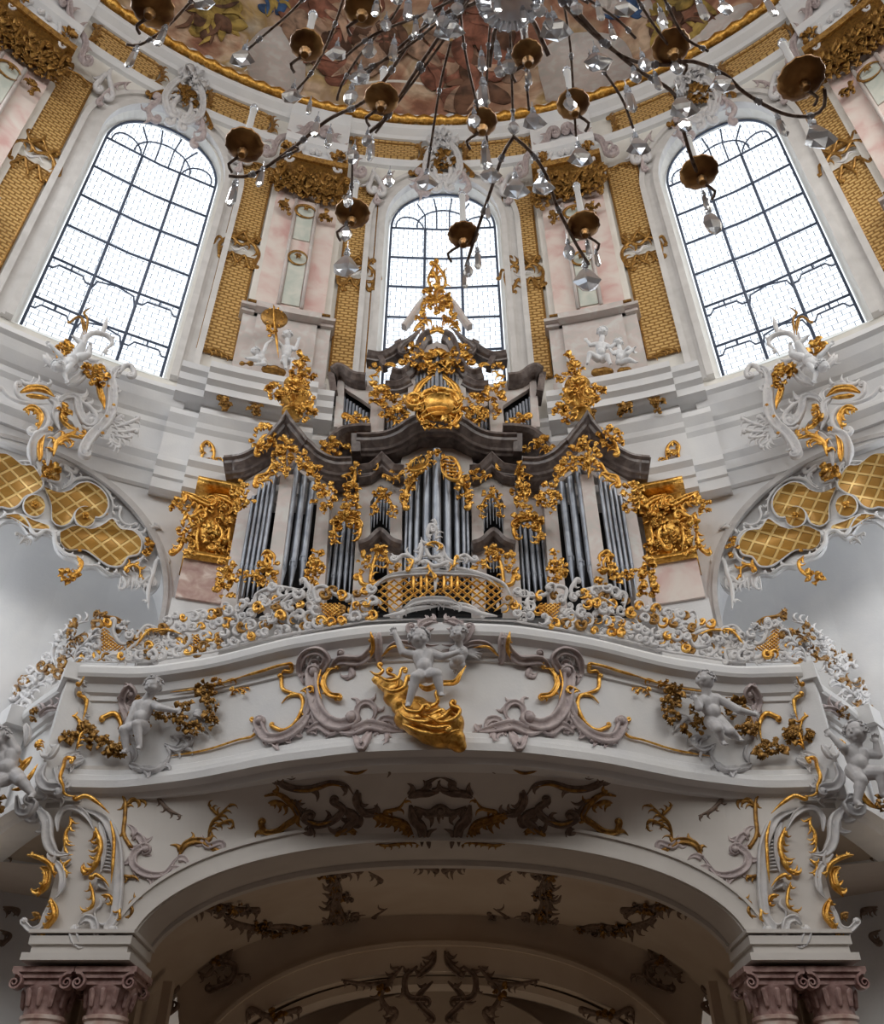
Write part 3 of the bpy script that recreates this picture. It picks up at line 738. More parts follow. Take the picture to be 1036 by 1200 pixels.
# gilded net band above the windows
for a, b, l in ((-40.5, -33.0, 'far left end, left of the crest over the left window'), (-27.5, -20.2, 'between the left window crest and the left marble pilaster'), (-10.5, -2.6, 'left of the crest over the centre window'), (2.6, 10.5, 'right of the crest over the centre window'), (20.2, 27.5, 'between the right marble pilaster and the right window crest'), (33, 40.5, 'far right end, right of the crest over the right window')):
    n = 8; vs = []; uv = []; fs = []
    for i in range(n + 1):
        t = a + (b - a) * i / n; e = .12 if i in (0, n) else 0
        for R in (R0, R0 - .09):
            for z in (21.45 + e, 22.2 - e): vs.append(cyl(t, z, R)); uv.append((math.radians(t) * R0, z))
    for i in range(n):
        k = i * 4; fs += [(k + 2, k + 3, k + 7, k + 6), (k, k + 2, k + 6, k + 4), (k + 1, k + 5, k + 7, k + 3)]
    fs += [(0, 1, 3, 2), (n * 4, n * 4 + 2, n * 4 + 3, n * 4 + 1)]
    mb = MB(); mb.add(vs, fs, uv)
    o = Orn(Fcyl(R0 - .1)); P1 = [pxa(a + (b - a) * i / 6, 21.42) for i in range(7)]; P2 = [pxa(a + (b - a) * i / 6, 22.22) for i in range(7)]
    o.st('darkgold', 2.5, P1); o.st('darkgold', 2.5, P2)
    for t in (a, b): o.st('darkgold', 4, [pxa(t, 21.4), pxa(t + .4, 21.8), pxa(t, 22.2)], c0=2, c1=-2, nl=5)
    assemble('net_frieze', 'gilded net frieze panel, ' + l, 'wall panel', [('net', mb, 'net'), ('gilded_edge', o.b['darkgold'], 'darkgold')], 'gilded frieze panels under the dome', smooth=False)

# marble pilasters with gilded capitals
def pilaster(c, label, n_):
    base = cyl(c, 12.3, R0 - .3); r = thing('marble_pilaster', label, 'pilaster', base, 'marble pilasters of the drum')
    def slab(a0, a1, z0, z1, th, m, nm, lab=None):
        mb = MB(); ringprof(mb, c + a0, c + a1, [(R0 + .05, z0), (R0 - th, z0), (R0 - th, z1), (R0 + .05, z1)], 4); return link(nm, mb, m, r, False, label=lab)
    slab(-3.9, 3.9, 12.0, 19.1, .10, 'cream', 'backing')
    slab(-3.3, 3.3, 14.6, 19.0, .22, 'pink', 'pink_shaft')
    slab(-1.35, 1.35, 14.7, 18.55, .27, 'pink', 'shaft_strip')
    slab(-.85, .85, 14.75, 16.5, .30, 'green', 'green_inlay'); slab(-.85, .85, 17.0, 18.25, .30, 'green', 'green_inlay')
    mb = MB()
    for a in (-1.1, 1.1):
        mb.tube([cyl(c + a, 14.7, R0 - .3), cyl(c + a, 18.5, R0 - .3)], .04, 6)
    link('shaft_strip', mb, 'case', r)
    mb = MB()
    for a0, a1, z0, z1, th in ((-3.5, 3.5, 14.45, 14.62, .3), (-4.1, 4.1, 12.2, 14.2, .28), (-2.8, 2.8, 12.2, 14.2, .36), (-4.3, 4.3, 14.2, 14.28, .36), (-4.45, 4.45, 14.28, 14.36, .46), (-4.3, 4.3, 12.2, 12.5, .4), (-3.1, 3.1, 14.2, 14.36, .55)):
        ringprof(mb, c + a0, c + a1, [(R0 + .05, z0), (R0 - th, z0), (R0 - th, z1), (R0 + .05, z1)], 4)
    link('pedestal', mb, 'case', r, False)
    for w_, pr_ in ((3.9, [(R0, 14.37), (R0 - .5, 14.37), (R0 - .5, 14.41), (R0, 14.41)]), (3.6, [(R0, 19.0), (R0 - .3, 19.0), (R0 - .33, 19.06), (R0 - .3, 19.12), (R0, 19.12)]), (3.9, [(R0, 19.95), (R0 - .45, 19.98), (R0 - .5, 20.1), (R0, 20.12)])):
        mb = MB(); ringprof(mb, c - w_, c + w_, pr_, 4); link('gilded_fillet', mb, 'darkgold', r, False)
    o = Orn(Fcyl(R0 - .3))
    x0, y0 = pxa(c - 3.4, 19.55); x1, y1 = pxa(c + 3.4, 19.55); xm, ym = pxa(c, 19.55)
    for i in range(9):
        t = -3.4 + 6.8 * i / 8
        for z, k in ((19.25, 7), (19.55, 7), (19.85, 5)):
            X, Y = pxa(c + t, z); o.cluster('darkgold', X, Y, 6, 5, k, 4.2, .10, .15)
    for t in (-3.2, 3.2, -1.1, 1.1):
        X, Y = pxa(c + t, 19.85); o.st('darkgold', 4.5, [(X - 4, Y + 10), (X, Y + 3), (X + 3, Y - 2)], c1=5 * (1 if t > 0 else -1), up=.15)
    b = MB(); ringprof(b, c - 3.2, c + 3.2, [(R0, 19.1), (R0 - .28, 19.1), (R0 - .4, 19.95), (R0, 19.95)], 4)
    cap = o.b['darkgold']; k0 = len(cap.v); cap.v += b.v; cap.f += [tuple(i + k0 for i in f) for f in b.f]
    link('gilded_capital', cap, 'darkgold', r, True)
    o = Orn(Fcyl(R0 - .32))
    X, Y = pxa(c, 18.65); dx = (x1 - x0) / 6.8; dy = (y1 - y0) / 6.8
    for t in (-2.2, 2.2): X2, Y2 = pxa(c + t, 18.45); o.cluster('darkgold', X2, Y2, 4, 7, 9, 3.4, .05)
    o.st('darkgold', 3.5, [pxa(c + 1.1 * cos(q * .52), 18.55 + .24 * sin(q * .52)) for q in range(13)])
    o.flower('darkgold', X, Y + 1, 4.5); X, Y = pxa(c, 16.75); o.flower('darkgold', X, Y, 5)
    o.st('darkgold', 3, [pxa(c + .95 * cos(q * .52), 16.75 + .24 * sin(q * .52)) for q in range(13)])
    for q in o.plist(): link('gilded_medallion', q[1], q[2], r)
pilaster(-14.5, 'pink and green marble pilaster with gilded capital, between the left and centre windows', 0)
pilaster(14.4, 'pink and green marble pilaster with gilded capital, between the centre and right windows', 0)
pilaster(-44.9, 'pink and green marble pilaster at the left picture edge beyond the left window', 0)
pilaster(44.7, 'pink and green marble pilaster at the right picture edge beyond the right window', 0)
# projecting attic block over each pilaster, with stucco volutes
for c, l in ((-14.5, 'over the marble pilaster between the left and centre windows'), (14.4, 'over the marble pilaster between the centre and right windows'), (-44.9, 'over the marble pilaster at the left edge'), (44.7, 'over the marble pilaster at the right edge')):
    mb = MB(); ringprof(mb, c - 3.6, c + 3.6, [(R0, 20.15), (R0 - .3, 20.15), (R0 - .32, 20.6), (R0 - .48, 20.7), (R0 - .5, 20.95), (R0 - .3, 21.05), (R0 - .25, 22.3), (R0 - .45, 22.5), (R0, 22.9)], 5)
    o = Orn(Fcyl(R0 - .35), deep=1.4)
    for s in (-1, 1):
        o.st('lilac', 7, [pxa(c + s * 4.6, 20.6), pxa(c + s * 4.2, 21.3), pxa(c + s * 2.2, 21.7), pxa(c + s * 1.2, 22.3)], c0=8 * s, c1=-6 * s, nl=3 * s)
        o.st('white', 5, [pxa(c + s * 2.4, 20.5), pxa(c + s * 1.6, 21.2), pxa(c + s * .6, 21.4)], c0=5 * s, c1=-5 * s)
        X, Y = pxa(c + s * 2.6, 21.0); o.cluster('darkgold', X, Y, 7, 6, 10, 3.4, .08)
    b = o.mb('wall'); b.v += mb.v; b.f += mb.f
    o.done('attic_block', 'white attic block with stucco volutes, ' + l, 'moulding', 'attic blocks below the dome', names={'wall': 'block'}, angle=35)
# crests over the windows
for c, l in ((-29.6, 'left window'), (.3, 'centre window'), (29.9, 'right window')):
    o = Orn(Fcyl(R0 - .15), deep=1.3); D = lambda *q: [pxa(c + q[i], q[i + 1]) for i in range(0, len(q), 2)]
    for s in (-1, 1):
        o.st('white', 8, D(s * 1.0, 20.4, s * 2.0, 21.0, s * 1.6, 21.8, s * .8, 22.2), c0=-7 * s, c1=7 * s, nl=-4 * s)
        o.st('white', 6, D(s * .3, 20.3, s * .9, 20.9, s * .5, 21.5), c0=6 * s, c1=-5 * s, nl=2)
        o.st('lilac', 6, D(s * 2.4, 20.8, s * 3.0, 20.2, s * 2.2, 19.9), c0=5, c1=-5, nl=3)
        o.st('darkgold', 3.5, D(s * 1.0, 21.5, s * 2.3, 21.3, s * 3.5, 20.8), c1=3, nl=5 * s)
        o.st('white', 7, D(s * .2, 22.2, s * 1.0, 22.8, s * .5, 23.4), c0=4, c1=6 * s, nl=3)
        o.st('white', 6, D(s * 6.6, 20.0, s * 7.9, 20.6, s * 8.4, 20.0), c0=6 * s, c1=6 * s, nl=3)      # shoulder scroll
        o.st('lilac', 4, D(s * 5.6, 20.9, s * 6.8, 20.4, s * 7.6, 19.5), nl=4 * s, c1=4 * s)
    X, Y = pxa(c, 21.4); o.cluster('darkgold', X, Y, 9, 10, 16, 4, .1); X, Y = pxa(c, 22.4); o.cluster('white', X, Y, 8, 8, 14, 5, .12)
    o.st('white', 9, D(-.8, 22.6, 0, 23.0, .8, 22.6), c0=5, c1=-5)
    o.done('window_crest', 'white stucco crest of scrolls with gilded leaves over the ' + l, 'wall ornament', 'stucco crests over the windows')
# painted figures of the dome (flat painting on the dome shell)
o = Orn(Fdome)
def blob(m, pts, up=.0): o.plate(m, pts, .05, up * 2 + .02)
def swirl(ms, x, y, rx, ry, n, L_, wd):
    for i in range(n):
        a = rnd.uniform(0, 6.28); k = sqrt(rnd.random()); cx, cy = x + cos(a) * k * rx, y + sin(a) * k * ry; t = rnd.uniform(0, 3.14); A, B = L_ * rnd.uniform(.3, .6), wd * rnd.uniform(.4, .8)
        if rnd.random() < .35: o.st(rnd.choice(ms), wd * .45, [(cx - cos(t) * A, cy - sin(t) * A), (cx + sin(t) * B * .6, cy - cos(t) * B * .6), (cx + cos(t) * A, cy + sin(t) * A)], hgt=.12, up=.05 + .0015 * i); continue
        o.plate(rnd.choice(ms), [(cx + A * rnd.uniform(.75, 1.15) * cos(q) * cos(t) - B * rnd.uniform(.7, 1.2) * sin(q) * sin(t), cy + A * rnd.uniform(.75, 1.15) * cos(q) * sin(t) + B * sin(q) * cos(t)) for q in [z * .785 for z in range(8)]], .02, .02 + .0015 * i)
blob('case', [(284, 60), (312, 34), (350, 44), (356, 100), (330, 128), (300, 110)]); blob('case', [(640, 120), (632, 70), (668, 42), (726, 46), (744, 84), (724, 118), (680, 132)]); blob('case', [(800, 60), (842, 20), (880, 6), (880, 30), (838, 62)])
for x in (292, 305, 318, 331, 344, 642, 658, 674, 690, 706, 722): o.st('cream', 3, [(x, 122), (x + (518 - x) * .02, 92), (x + (518 - x) * .04, 62)])
for x in (300, 325, 665, 698): o.st('paint_ochre', 7, [(x, 114), (x, 74)], hgt=.2)
for pts in ([(280, 62), (312, 40), (352, 46)], [(286, 84), (316, 64), (350, 70)], [(630, 72), (668, 48), (730, 50)], [(634, 92), (680, 74), (738, 80)], [(405, 100), (470, 96), (540, 108)]): o.st('cream', 4, pts)
swirl(('paint_ochre',) * 3 + ('paint_umber',), 246, 20, 34, 26, 34, 30, 12); swirl(('paint_ochre', 'paint_ochre', 'paint_umber'), 795, 22, 36, 30, 34, 30, 12)
swirl(('paint_blue', 'paint_ochre'), 318, 10, 18, 8, 7, 24, 10); swirl(('paint_blue', 'paint_blue', 'case'), 728, 10, 30, 10, 12, 30, 12)
swirl(('paint_flesh', 'paint_rose', 'paint_flesh', 'paint_umber', 'fresco'), 400, 48, 66, 36, 46, 46, 24); swirl(('paint_rose', 'paint_umber', 'paint_rose', 'paint_flesh'), 548, 62, 56, 60, 60, 46, 24); swirl(('paint_rose', 'paint_umber'), 440, 20, 30, 14, 10, 30, 12)
bm_ = {'paint_flesh': 'painted_figure', 'paint_umber': 'umber_drapery', 'fresco': 'painted_cloud', 'case': 'painted_architecture', 'paint_ochre': 'ochre_drapery', 'paint_blue': 'blue_drapery', 'paint_rose': 'rose_drapery', 'cream': 'painted_architecture'}
o.done('dome_painting', 'painted figures, draperies and pale painted arcades round the foot of the dome', 'painting', names=bm_)

# ------------------------------------------------------------------ great rocaille panels in the side arches
for mir, side in SD:
    o = Orn(Fcyl(12.66), mir=mir, ox=0, oy=510, sc=4.933)
    o.plate('wall', [(-90, 60), (0, 82), (120, 100), (240, 130), (330, 150), (430, 200), (520, 260), (600, 320), (680, 390), (750, 460), (820, 545), (880, 640), (915, 730), (930, 830), (905, 900), (850, 930), (800, 880), (740, 890), (690, 826), (620, 828), (545, 782), (480, 782), (430, 740), (360, 718), (312, 662), (298, 606), (245, 585), (205, 615), (160, 590), (110, 530), (40, 512), (-90, 540)], .10)
    A = [(-80, 150), (20, 150), (80, 190), (120, 215), (180, 222), (235, 320), (190, 370), (130, 395), (95, 440), (50, 462), (0, 452), (-80, 430)]
    B = [(245, 340), (330, 372), (400, 355), (440, 322), (500, 312), (565, 345), (608, 400), (612, 460), (580, 508), (540, 512), (500, 490), (450, 468), (418, 490), (395, 540), (340, 562), (292, 530), (285, 440)]
    Cc = [(228, 220), (290, 205), (332, 260), (328, 308), (270, 298), (225, 260)]
    Dd = [(338, 600), (380, 580), (430, 562), (520, 582), (600, 545), (640, 522), (690, 580), (760, 592), (808, 650), (792, 722), (730, 742), (690, 792), (620, 792), (560, 752), (480, 700), (380, 696), (338, 650)]
    E1 = [(20, 502), (100, 498), (200, 538), (268, 562), (268, 585), (200, 582), (150, 570), (80, 524)]
    for P, up in ((A, .10), (B, .10), (Cc, .11), (Dd, .10), (E1, .10)): o.plate('diaper', P, .05, up + .05, border='wall', bw=3.2)
    for x, y, r in ((185, 450, 62), (480, 512, 58)):
        P = [(x + r * cos(i * .628), y + r * sin(i * .628)) for i in range(10)]; o.plate('diaper', P, .05, .16, border='wall', bw=3); o.off = .2; o.fl('gold', x, y, 5); o.off = 0
    o.off = .17
    W = 'wall'
    o.st(W, 5, [(-60, 545), (20, 500), (120, 510), (190, 610), (250, 585), (300, 605), (312, 665), (370, 722), (440, 745), (490, 785), (560, 790), (630, 832), (690, 832)], nl=-16, fl=.7)
    o.st(W, 4, [(60, 190), (130, 190), (200, 200), (230, 250), (260, 300), (340, 350)], nl=8); o.st(W, 4, [(340, 350), (380, 330), (430, 290), (520, 290), (600, 350), (640, 420), (640, 500)], nl=-12, fl=.8)
    o.st(W, 4, [(640, 515), (700, 580), (780, 590), (830, 660), (820, 740), (740, 780), (700, 820)], nl=-14)
    o.st(W, 5, [(850, 1040), (850, 930), (880, 830), (900, 760), (950, 745)], c1=4, nl=-4); o.st(W, 4, [(700, 850), (720, 900), (700, 930)], nl=3); o.st(W, 4, [(760, 860), (810, 890), (860, 850), (900, 880)], nl=7, fl=1.4)
    for i in range(9): x = 690 + i * 24; o.st(W, 2.4, [(x, 850 + 10 * sin(i)), (x - 4, 890), (x - 12, 925 + 12 * cos(i * 2))])
    o.st(W, 3, [(690, 455), (680, 500), (700, 540), (740, 555), (775, 545)], c0=1.5, c1=1.5)
    o.st(W, 5, [(330, 170), (360, 210), (420, 255), (430, 210)], c1=4, nl=3); o.st(W, 4, [(360, 330), (400, 300), (400, 260), (370, 240)], c1=3)
    for i in range(5): x = 815 + i * 17; y = 590 - i * 2; o.st(W, 4, [(x, y + 20 - i * 14), (x + 22, y - 6 - i * 2), (x + 46, y - 40 + i * 12)], up=.03)
    o.st('gold', 3.5, [(500, 360), (560, 390), (590, 440), (575, 500)], c0=2, nl=-4); o.st('gold', 4, [(450, 680), (520, 670), (580, 710), (600, 740), (670, 765)], c0=3, nl=-6)
    o.st('gold', 2.5, [(560, 590), (560, 650), (600, 690), (640, 700)], nl=6); o.st('gold', 3, [(-30, 190), (10, 200), (35, 240)], c1=3, nl=3)
    o.st('gold', 5, [(720, 800), (760, 785), (800, 810), (795, 860)], c0=3, nl=-4); o.cl('gold', 850, 690, 20, 60, 10, 3)
    o.st('gold', 4, [(430, 742), (462, 780), (445, 830), (400, 862)], nl=4, c1=-3, up=.05); o.cl('gold', 385, 860, 48, 22, 12, 3.4, .06); o.st('gold', 3, [(60, 500), (120, 515), (160, 550)], nl=2)
    o.cl('gold', 275, 255, 45, 40, 14, 3.4, .06)
    o.st('grey', 3, [(90, 600), (130, 620), (160, 600)], c0=2, nl=3); o.st('grey', 3, [(100, 665), (130, 635), (170, 640)], nl=3)
    o.done('lunette_rocaille', 'shell-edged stucco panel with gilded diaper fields inside the %s side arch' % side, 'wall ornament', 'rocaille panels in the side arches', names={'wall': 'stucco_frame', 'grey': 'leaf_sprig'})
    # the tall cartouche breaking across the entablature
    o = Orn(Fcyl(11.85), mir=mir, ox=0, oy=360, sc=6.094, deep=1.3)
    W = 'white'
    o.st(W, 12, [(890, 430), (830, 445), (795, 520), (800, 640), (790, 760), (740, 850), (660, 920), (605, 1000), (590, 1050)], c1=-3, nl=-5, fl=.6)
    o.st(W, 6, [(840, 500), (880, 430), (930, 420), (960, 470)], c1=5); o.st(W, 6, [(600, 380), (600, 250), (660, 190), (760, 205), (800, 260), (745, 310), (720, 350)], nl=-5, fl=.7)
    o.st(W, 5, [(720, 210), (745, 150), (765, 70)]); o.st(W, 8, [(585, 375), (640, 430), (740, 410)]); o.st(W, 5, [(600, 350), (660, 385), (720, 375)]); o.st(W, 9, [(730, 400), (745, 470), (790, 520)])
    o.st(W, 7, [(600, 400), (560, 330), (580, 240), (590, 170)]); o.st('darkgold', 3, [(600, 200), (600, 110), (560, 70), (495, 112)], c1=1); o.st('darkgold', 3, [(612, 200), (625, 90), (600, 40), (660, -5)]); o.st('darkgold', 2.5, [(604, 190), (585, 110), (575, 60)])
    o.cl('gold', 450, 330, 50, 60, 16, 4, .1); o.st(W, 5, [(400, 300), (440, 255), (520, 260)], nl=2)
    o.cl('gold', 690, 510, 45, 55, 20, 4, .12); o.st('gold', 7, [(700, 540), (715, 620), (740, 690), (745, 730)]); o.cl('gold', 630, 470, 40, 22, 8, 3.5, .1)
    o.st('gold', 8, [(140, 625), (220, 600), (310, 610), (385, 655)], up=.05); o.st('gold', 6, [(180, 645), (260, 655), (350, 665)], up=.05)
    o.st(W, 5, [(10, 580), (50, 630), (110, 665), (200, 690), (360, 690)], c0=3); o.st(W, 5, [(110, 560), (120, 620), (180, 670), (300, 690)], c0=-4); o.st(W, 6, [(150, 515), (190, 560), (280, 560), (370, 570)], nl=-3)
    o.st('gold', 7, [(165, 735), (240, 725), (290, 785), (285, 840), (265, 880)], nl=4, fl=.6); o.st(W, 6, [(180, 695), (300, 730), (345, 800), (320, 870), (240, 910)], c1=5)
    o.st(W, 8, [(330, 640), (400, 700), (390, 790), (430, 880)]); o.st(W, 9, [(395, 720), (450, 655), (540, 655), (560, 740), (600, 830)], c1=-8, nl=-3); o.st(W, 6, [(540, 650), (640, 720), (690, 800), (640, 870)], c1=5, nl=-5)
    o.st('gold', 6, [(462, 695), (440, 790), (490, 855), (560, 895), (620, 905)], nl=-6, fl=.6); o.cl('gold', 455, 770, 25, 45, 8, 3.5, .08)
    o.st(W, 13, [(235, 1130), (235, 1000), (290, 920), (380, 900)], nl=0); o.st('gold', 7, [(275, 1130), (275, 1020), (310, 940)], up=.10); o.st(W, 8, [(340, 1130), (350, 1020), (420, 930), (520, 900), (610, 920)])
    o.st('gold', 6, [(375, 1080), (400, 985), (480, 935), (540, 945), (600, 960)], nl=-5, up=.06); o.fl('gold', 350, 900, 4, .1); o.st('gold', 4, [(400, 1010), (460, 970), (530, 985)], nl=3, up=.08)
    for k, (a, b, c_, d) in enumerate(((780, 830, 860, 780), (800, 860, 985, 800), (800, 890, 970, 880), (790, 910, 925, 935), (780, 930, 850, 990))): o.st(W, 4.5, [(a, b), ((a + c_) / 2, (b + d) / 2 + 10), (c_, d)], c1=2 * (-1) ** k, nl=4)
    o.st(W, 6, [(330, 330), (370, 400), (440, 430), (520, 400), (580, 440)], nl=3); o.st(W, 6, [(310, 340), (340, 400), (400, 450)], nl=-3)
    for x, y in ((760, 605), (800, 740), (750, 820), (720, 940)): o.fl('gold', x, y, 2.5, .14)
    o.st(W, 10, [(440, 420), (500, 400), (570, 350)]); o.st(W, 10, [(480, 560), (560, 520), (640, 430)])
    o.st('grey', 10, [(640, 720), (600, 640), (520, 600), (420, 620)], up=-.15); o.st('grey', 14, [(380, 860), (480, 780), (560, 820)], up=-.2)
    o.done('rocaille_cartouche', 'tall white and gilded scrollwork cartouche crossing the entablature below the %s window' % side, 'wall ornament', 'cartouches below the side windows', names={'grey': 'ground'})

# gilded rosettes on the soffit and single scrolls on the frieze
for sg, side in ((-1, 'left'), (1, 'right')):
    for i, (az, z) in enumerate(((18.6, 11.42), (15.9, 11.42), (12.9, 11.42))):
        o = Orn(Fcyl(11.9)); X, Y = pxa(sg * az, 0); P = cyl(sg * az, z - .02, 11.97); D_ = P.y * cos(TH) + P.z * sin(TH); X, Y = CX + FOC * P.x / D_, CY - FOC * (-P.y * sin(TH) + P.z * cos(TH)) / D_
        o.cluster('darkgold', X, Y, 4.5, 9, 20, 3.3, .05); o.flower('darkgold', X, Y + 3, 5, .1)
        o.done('soffit_rosette', 'small gilded rosette under the cornice %s of the organ, %s' % (side, ('nearest the side window', 'middle one of three', 'nearest the organ')[i]), 'rosette', 'gilded rosettes under the cornice')
    o = Orn(Fcyl(12.1), mir=None if sg < 0 else 516, ox=180, oy=400, sc=4.71)
    o.st('gold', 4, [(250, 680), (270, 620), (265, 580), (295, 555), (330, 590), (330, 650), (300, 690)], nl=7, fl=.7); o.st('gold', 3, [(300, 690), (340, 650), (375, 640)], nl=4); o.st('gold', 3, [(245, 690), (280, 660), (320, 700)], nl=3); o.cl('gold', 290, 640, 30, 40, 8, 2.6, .04)
    o.done('frieze_scroll', 'small gilded scroll on the white frieze just %s of the organ case' % side, 'wall ornament', 'gilded scrolls on the frieze')
    # gilded composite capital over red marble beside the organ
    c = -17.3 if sg < 0 else 17.3
    r = thing('wall_pilaster', 'pilaster stump with tall gilded scrolled capital over reddish marble, %s of the organ' % side, 'pilaster', cyl(c, 5.4, 12.1), 'gilded capitals flanking the organ')
    mb = MB(); ringprof(mb, c - 1.9, c + 1.9, [(12.6, 5.4), (12.05, 5.4), (12.05, 7.35), (12.6, 7.35)], 3); link('plinth', mb, 'wall', r, False)
    mb = MB(); ringprof(mb, c - 1.7, c + 1.7, [(12.6, 7.35), (12.0, 7.35), (12.0, 8.2), (12.6, 8.2)], 3); link('marble_shaft', mb, 'redm' if sg < 0 else 'pink', r, False, label='reddish marble shaft')
    o = Orn(Fcyl(11.98), mir=None if sg < 0 else 516, ox=0, oy=380, sc=2.96, deep=1.6)
    b = o.mb('gold'); ringprof(b, c - 1.6, c + 1.6, [(12.5, 8.1), (11.98, 8.1), (11.9, 9.3), (12.5, 9.3)], 3); ringprof(b, c - 1.95, c + 1.95, [(12.5, 9.4), (11.82, 9.4), (11.76, 9.44), (11.76, 9.5), (12.5, 9.5)], 3); ringprof(b, c - 1.8, c + 1.8, [(12.5, 8.05), (11.9, 8.05), (11.88, 8.14), (12.5, 8.14)], 3)
    for pts, ww, cc in (([(630, 590), (680, 620), (720, 640)], 8, -6), ([(740, 600), (780, 620), (810, 640)], 8, -6), ([(640, 660), (660, 680), (690, 660)], 6, 6), ([(640, 720), (625, 780), (600, 805)], 5, 3), ([(690, 700), (680, 760), (690, 810)], 5, 0), ([(745, 690), (770, 740), (745, 790)], 6, 5), ([(800, 700), (790, 760), (800, 800)], 5, 0)): o.st('gold', ww, pts, c1=cc, nl=4, up=.06)
    for x, y in ((650, 720), (700, 720), (690, 780), (740, 760), (650, 780), (780, 700), (780, 780), (620, 640), (730, 640), (800, 660)): o.cl('gold', x, y, 26, 26, 9, 3.6, .1, .2)
    k = o.b['gold']; link('gilded_capital', k, 'gold', r, True)

# ================================================================== GALLERY FRONT DECORATION
for mir, side in SD:
    # rose-grey frame of the central cartouche
    o = Orn(Fpar, off=.0, mir=mir, ox=290, oy=720, sc=4.504, deep=1.0); L_ = 'lilac'; o.wk = 1.22
    o.st(L_, 13, [(345, 300), (350, 400), (372, 500), (430, 570), (500, 592), (560, 570)], c0=-3, c1=-4)
    o.st(L_, 10, [(330, 440), (325, 530), (265, 610), (180, 655), (100, 650), (60, 575)], nl=-8, fl=.6, c1=3)
    o.st(L_, 8, [(300, 370), (275, 300), (300, 215), (370, 190), (420, 230), (400, 285)], c1=9, nl=5, fl=.5); o.ring('statue', 6, 365, 240, 40, 0, 5.2, c1=4)
    for i in range(6): o.st('statue', 3.5, [(365, 240), (365 + 62 * cos(3.4 + i * .45), 240 + 62 * sin(3.4 + i * .45))])
    o.st(L_, 10, [(440, 290), (490, 240), (600, 240), (655, 185), (672, 100)], nl=4, fl=.5); o.st(L_, 6, [(500, 240), (485, 215), (492, 198)], c1=1); o.st(L_, 8, [(695, 95), (692, 180), (698, 255), (720, 250)])
    o.st(L_, 6, [(715, 215), (775, 158), (850, 152), (930, 182), (1010, 190)]); o.st(L_, 6, [(850, 80), (890, 140), (960, 165), (1010, 160)], c0=-4); o.st(L_, 7, [(905, 110), (915, 60), (975, 35), (1005, 45)], nl=-4, fl=.7)
    o.st(L_, 5, [(945, 120), (950, 85), (985, 75)]); o.st(L_, 5, [(540, 270), (560, 320), (530, 340)], nl=4)
    o.ring(L_, 6, 628, 515, 48, 2.2, 7.6, nl=-5); o.st(L_, 9, [(560, 640), (600, 700), (615, 690), (640, 640), (665, 590)]); o.st(L_, 9, [(350, 480), (370, 570), (350, 600)]); o.st(L_, 8, [(310, 625), (380, 590), (440, 625), (500, 600), (540, 640)], nl=3, fl=.5)
    o.st(L_, 11, [(450, 600), (560, 620), (640, 590), (740, 610), (850, 625)], nl=-5, fl=.5); o.st(L_, 6, [(670, 640), (710, 605), (760, 650)], nl=3); o.st(L_, 7, [(700, 600), (710, 560), (760, 560), (790, 610)], nl=4); o.st(L_, 9, [(350, 430), (330, 480), (300, 560)])
    g = 'gold'
    o.st(g, 4, [(180, 325), (185, 390), (230, 412), (290, 420)], c0=2); o.st(g, 2.8, [(-40, 330), (0, 320), (70, 300), (160, 272), (225, 258)], c1=3); o.st(g, 3.6, [(235, 262), (232, 300), (190, 300), (180, 330)])
    o.st(g, 4, [(180, 470), (220, 432), (280, 430), (292, 490), (250, 575), (190, 612), (128, 590)], c1=2, nl=-3, fl=.5); o.st(g, 5.5, [(490, 440), (440, 430), (408, 370), (440, 300), (500, 280)], nl=-6, fl=.6, c0=-2, up=.03)
    o.st(g, 3, [(-20, 652), (30, 640), (62, 590), (20, 560)], c1=2); o.st(g, 4, [(655, 98), (668, 170), (650, 235)], nl=2, up=.05, fl=.5); o.st(g, 2.6, [(712, 218), (770, 168), (850, 172)], up=.05); o.st(g, 3, [(290, 420), (350, 395), (360, 430)], up=.06, nl=3)
    o.st(g, 2.4, [(400, 290), (380, 380), (400, 460)], up=.05)
    o.done('parapet_cartouche', 'rose-grey scroll frame edged with gilding, %s half of the central field of the gallery front' % side, 'relief ornament', names={'statue': 'shell'})
    # side field: gilded moulding, garland, leaf
    o = Orn(Fpar, mir=mir, ox=70, oy=770, sc=4.317)
    o.st(g, 2.4, [(560, 178), (720, 156), (860, 120), (940, 92), (1010, 66)], hgt=.8); o.st(g, 2.4, [(560, 502), (740, 470), (900, 420), (970, 405), (1000, 370), (1000, 330)], hgt=.8, c1=-2)
    o.st(g, 6, [(215, 312), (280, 290), (312, 345), (302, 432)], c0=2, up=.02); o.fl(g, 880, 170, 4); o.fl(g, 940, 185, 4); o.st(g, 2, [(860, 200), (890, 165), (960, 150)], nl=4); o.st(g, 2, [(840, 120), (880, 110), (890, 130)], nl=2); o.cl(g, 800, 120, 20, 15, 5, 2.6)
    o.done('gilded_fillet', 'thin gilded line framing the %s field of the gallery front' % side, 'moulding', 'gilded lines on the gallery front')
    o = Orn(Fpar, mir=mir, ox=70, oy=770, sc=4.317, off=.06)
    for x, y, rx, ry, n in ((235, 470, 36, 36, 12), (315, 490, 40, 34, 14), (360, 385, 26, 24, 8), (400, 320, 20, 40, 9), (440, 230, 30, 26, 10), (485, 290, 20, 24, 7), (545, 315, 36, 18, 9), (620, 300, 36, 30, 10), (650, 360, 36, 30, 11), (710, 385, 36, 20, 8), (660, 270, 20, 20, 5), (430, 385, 40, 12, 7)): o.cl('darkgold', x, y, rx, ry, n, 3.8, .08, .6)
    o.st('darkgold', 2, [(330, 430), (350, 350), (400, 250), (470, 200), (520, 210)], nl=5)
    o.done('flower_garland', 'dull gilded flower garland wound around the cherub on the %s of the gallery front' % side, 'garland', 'garlands of the side cherubs')
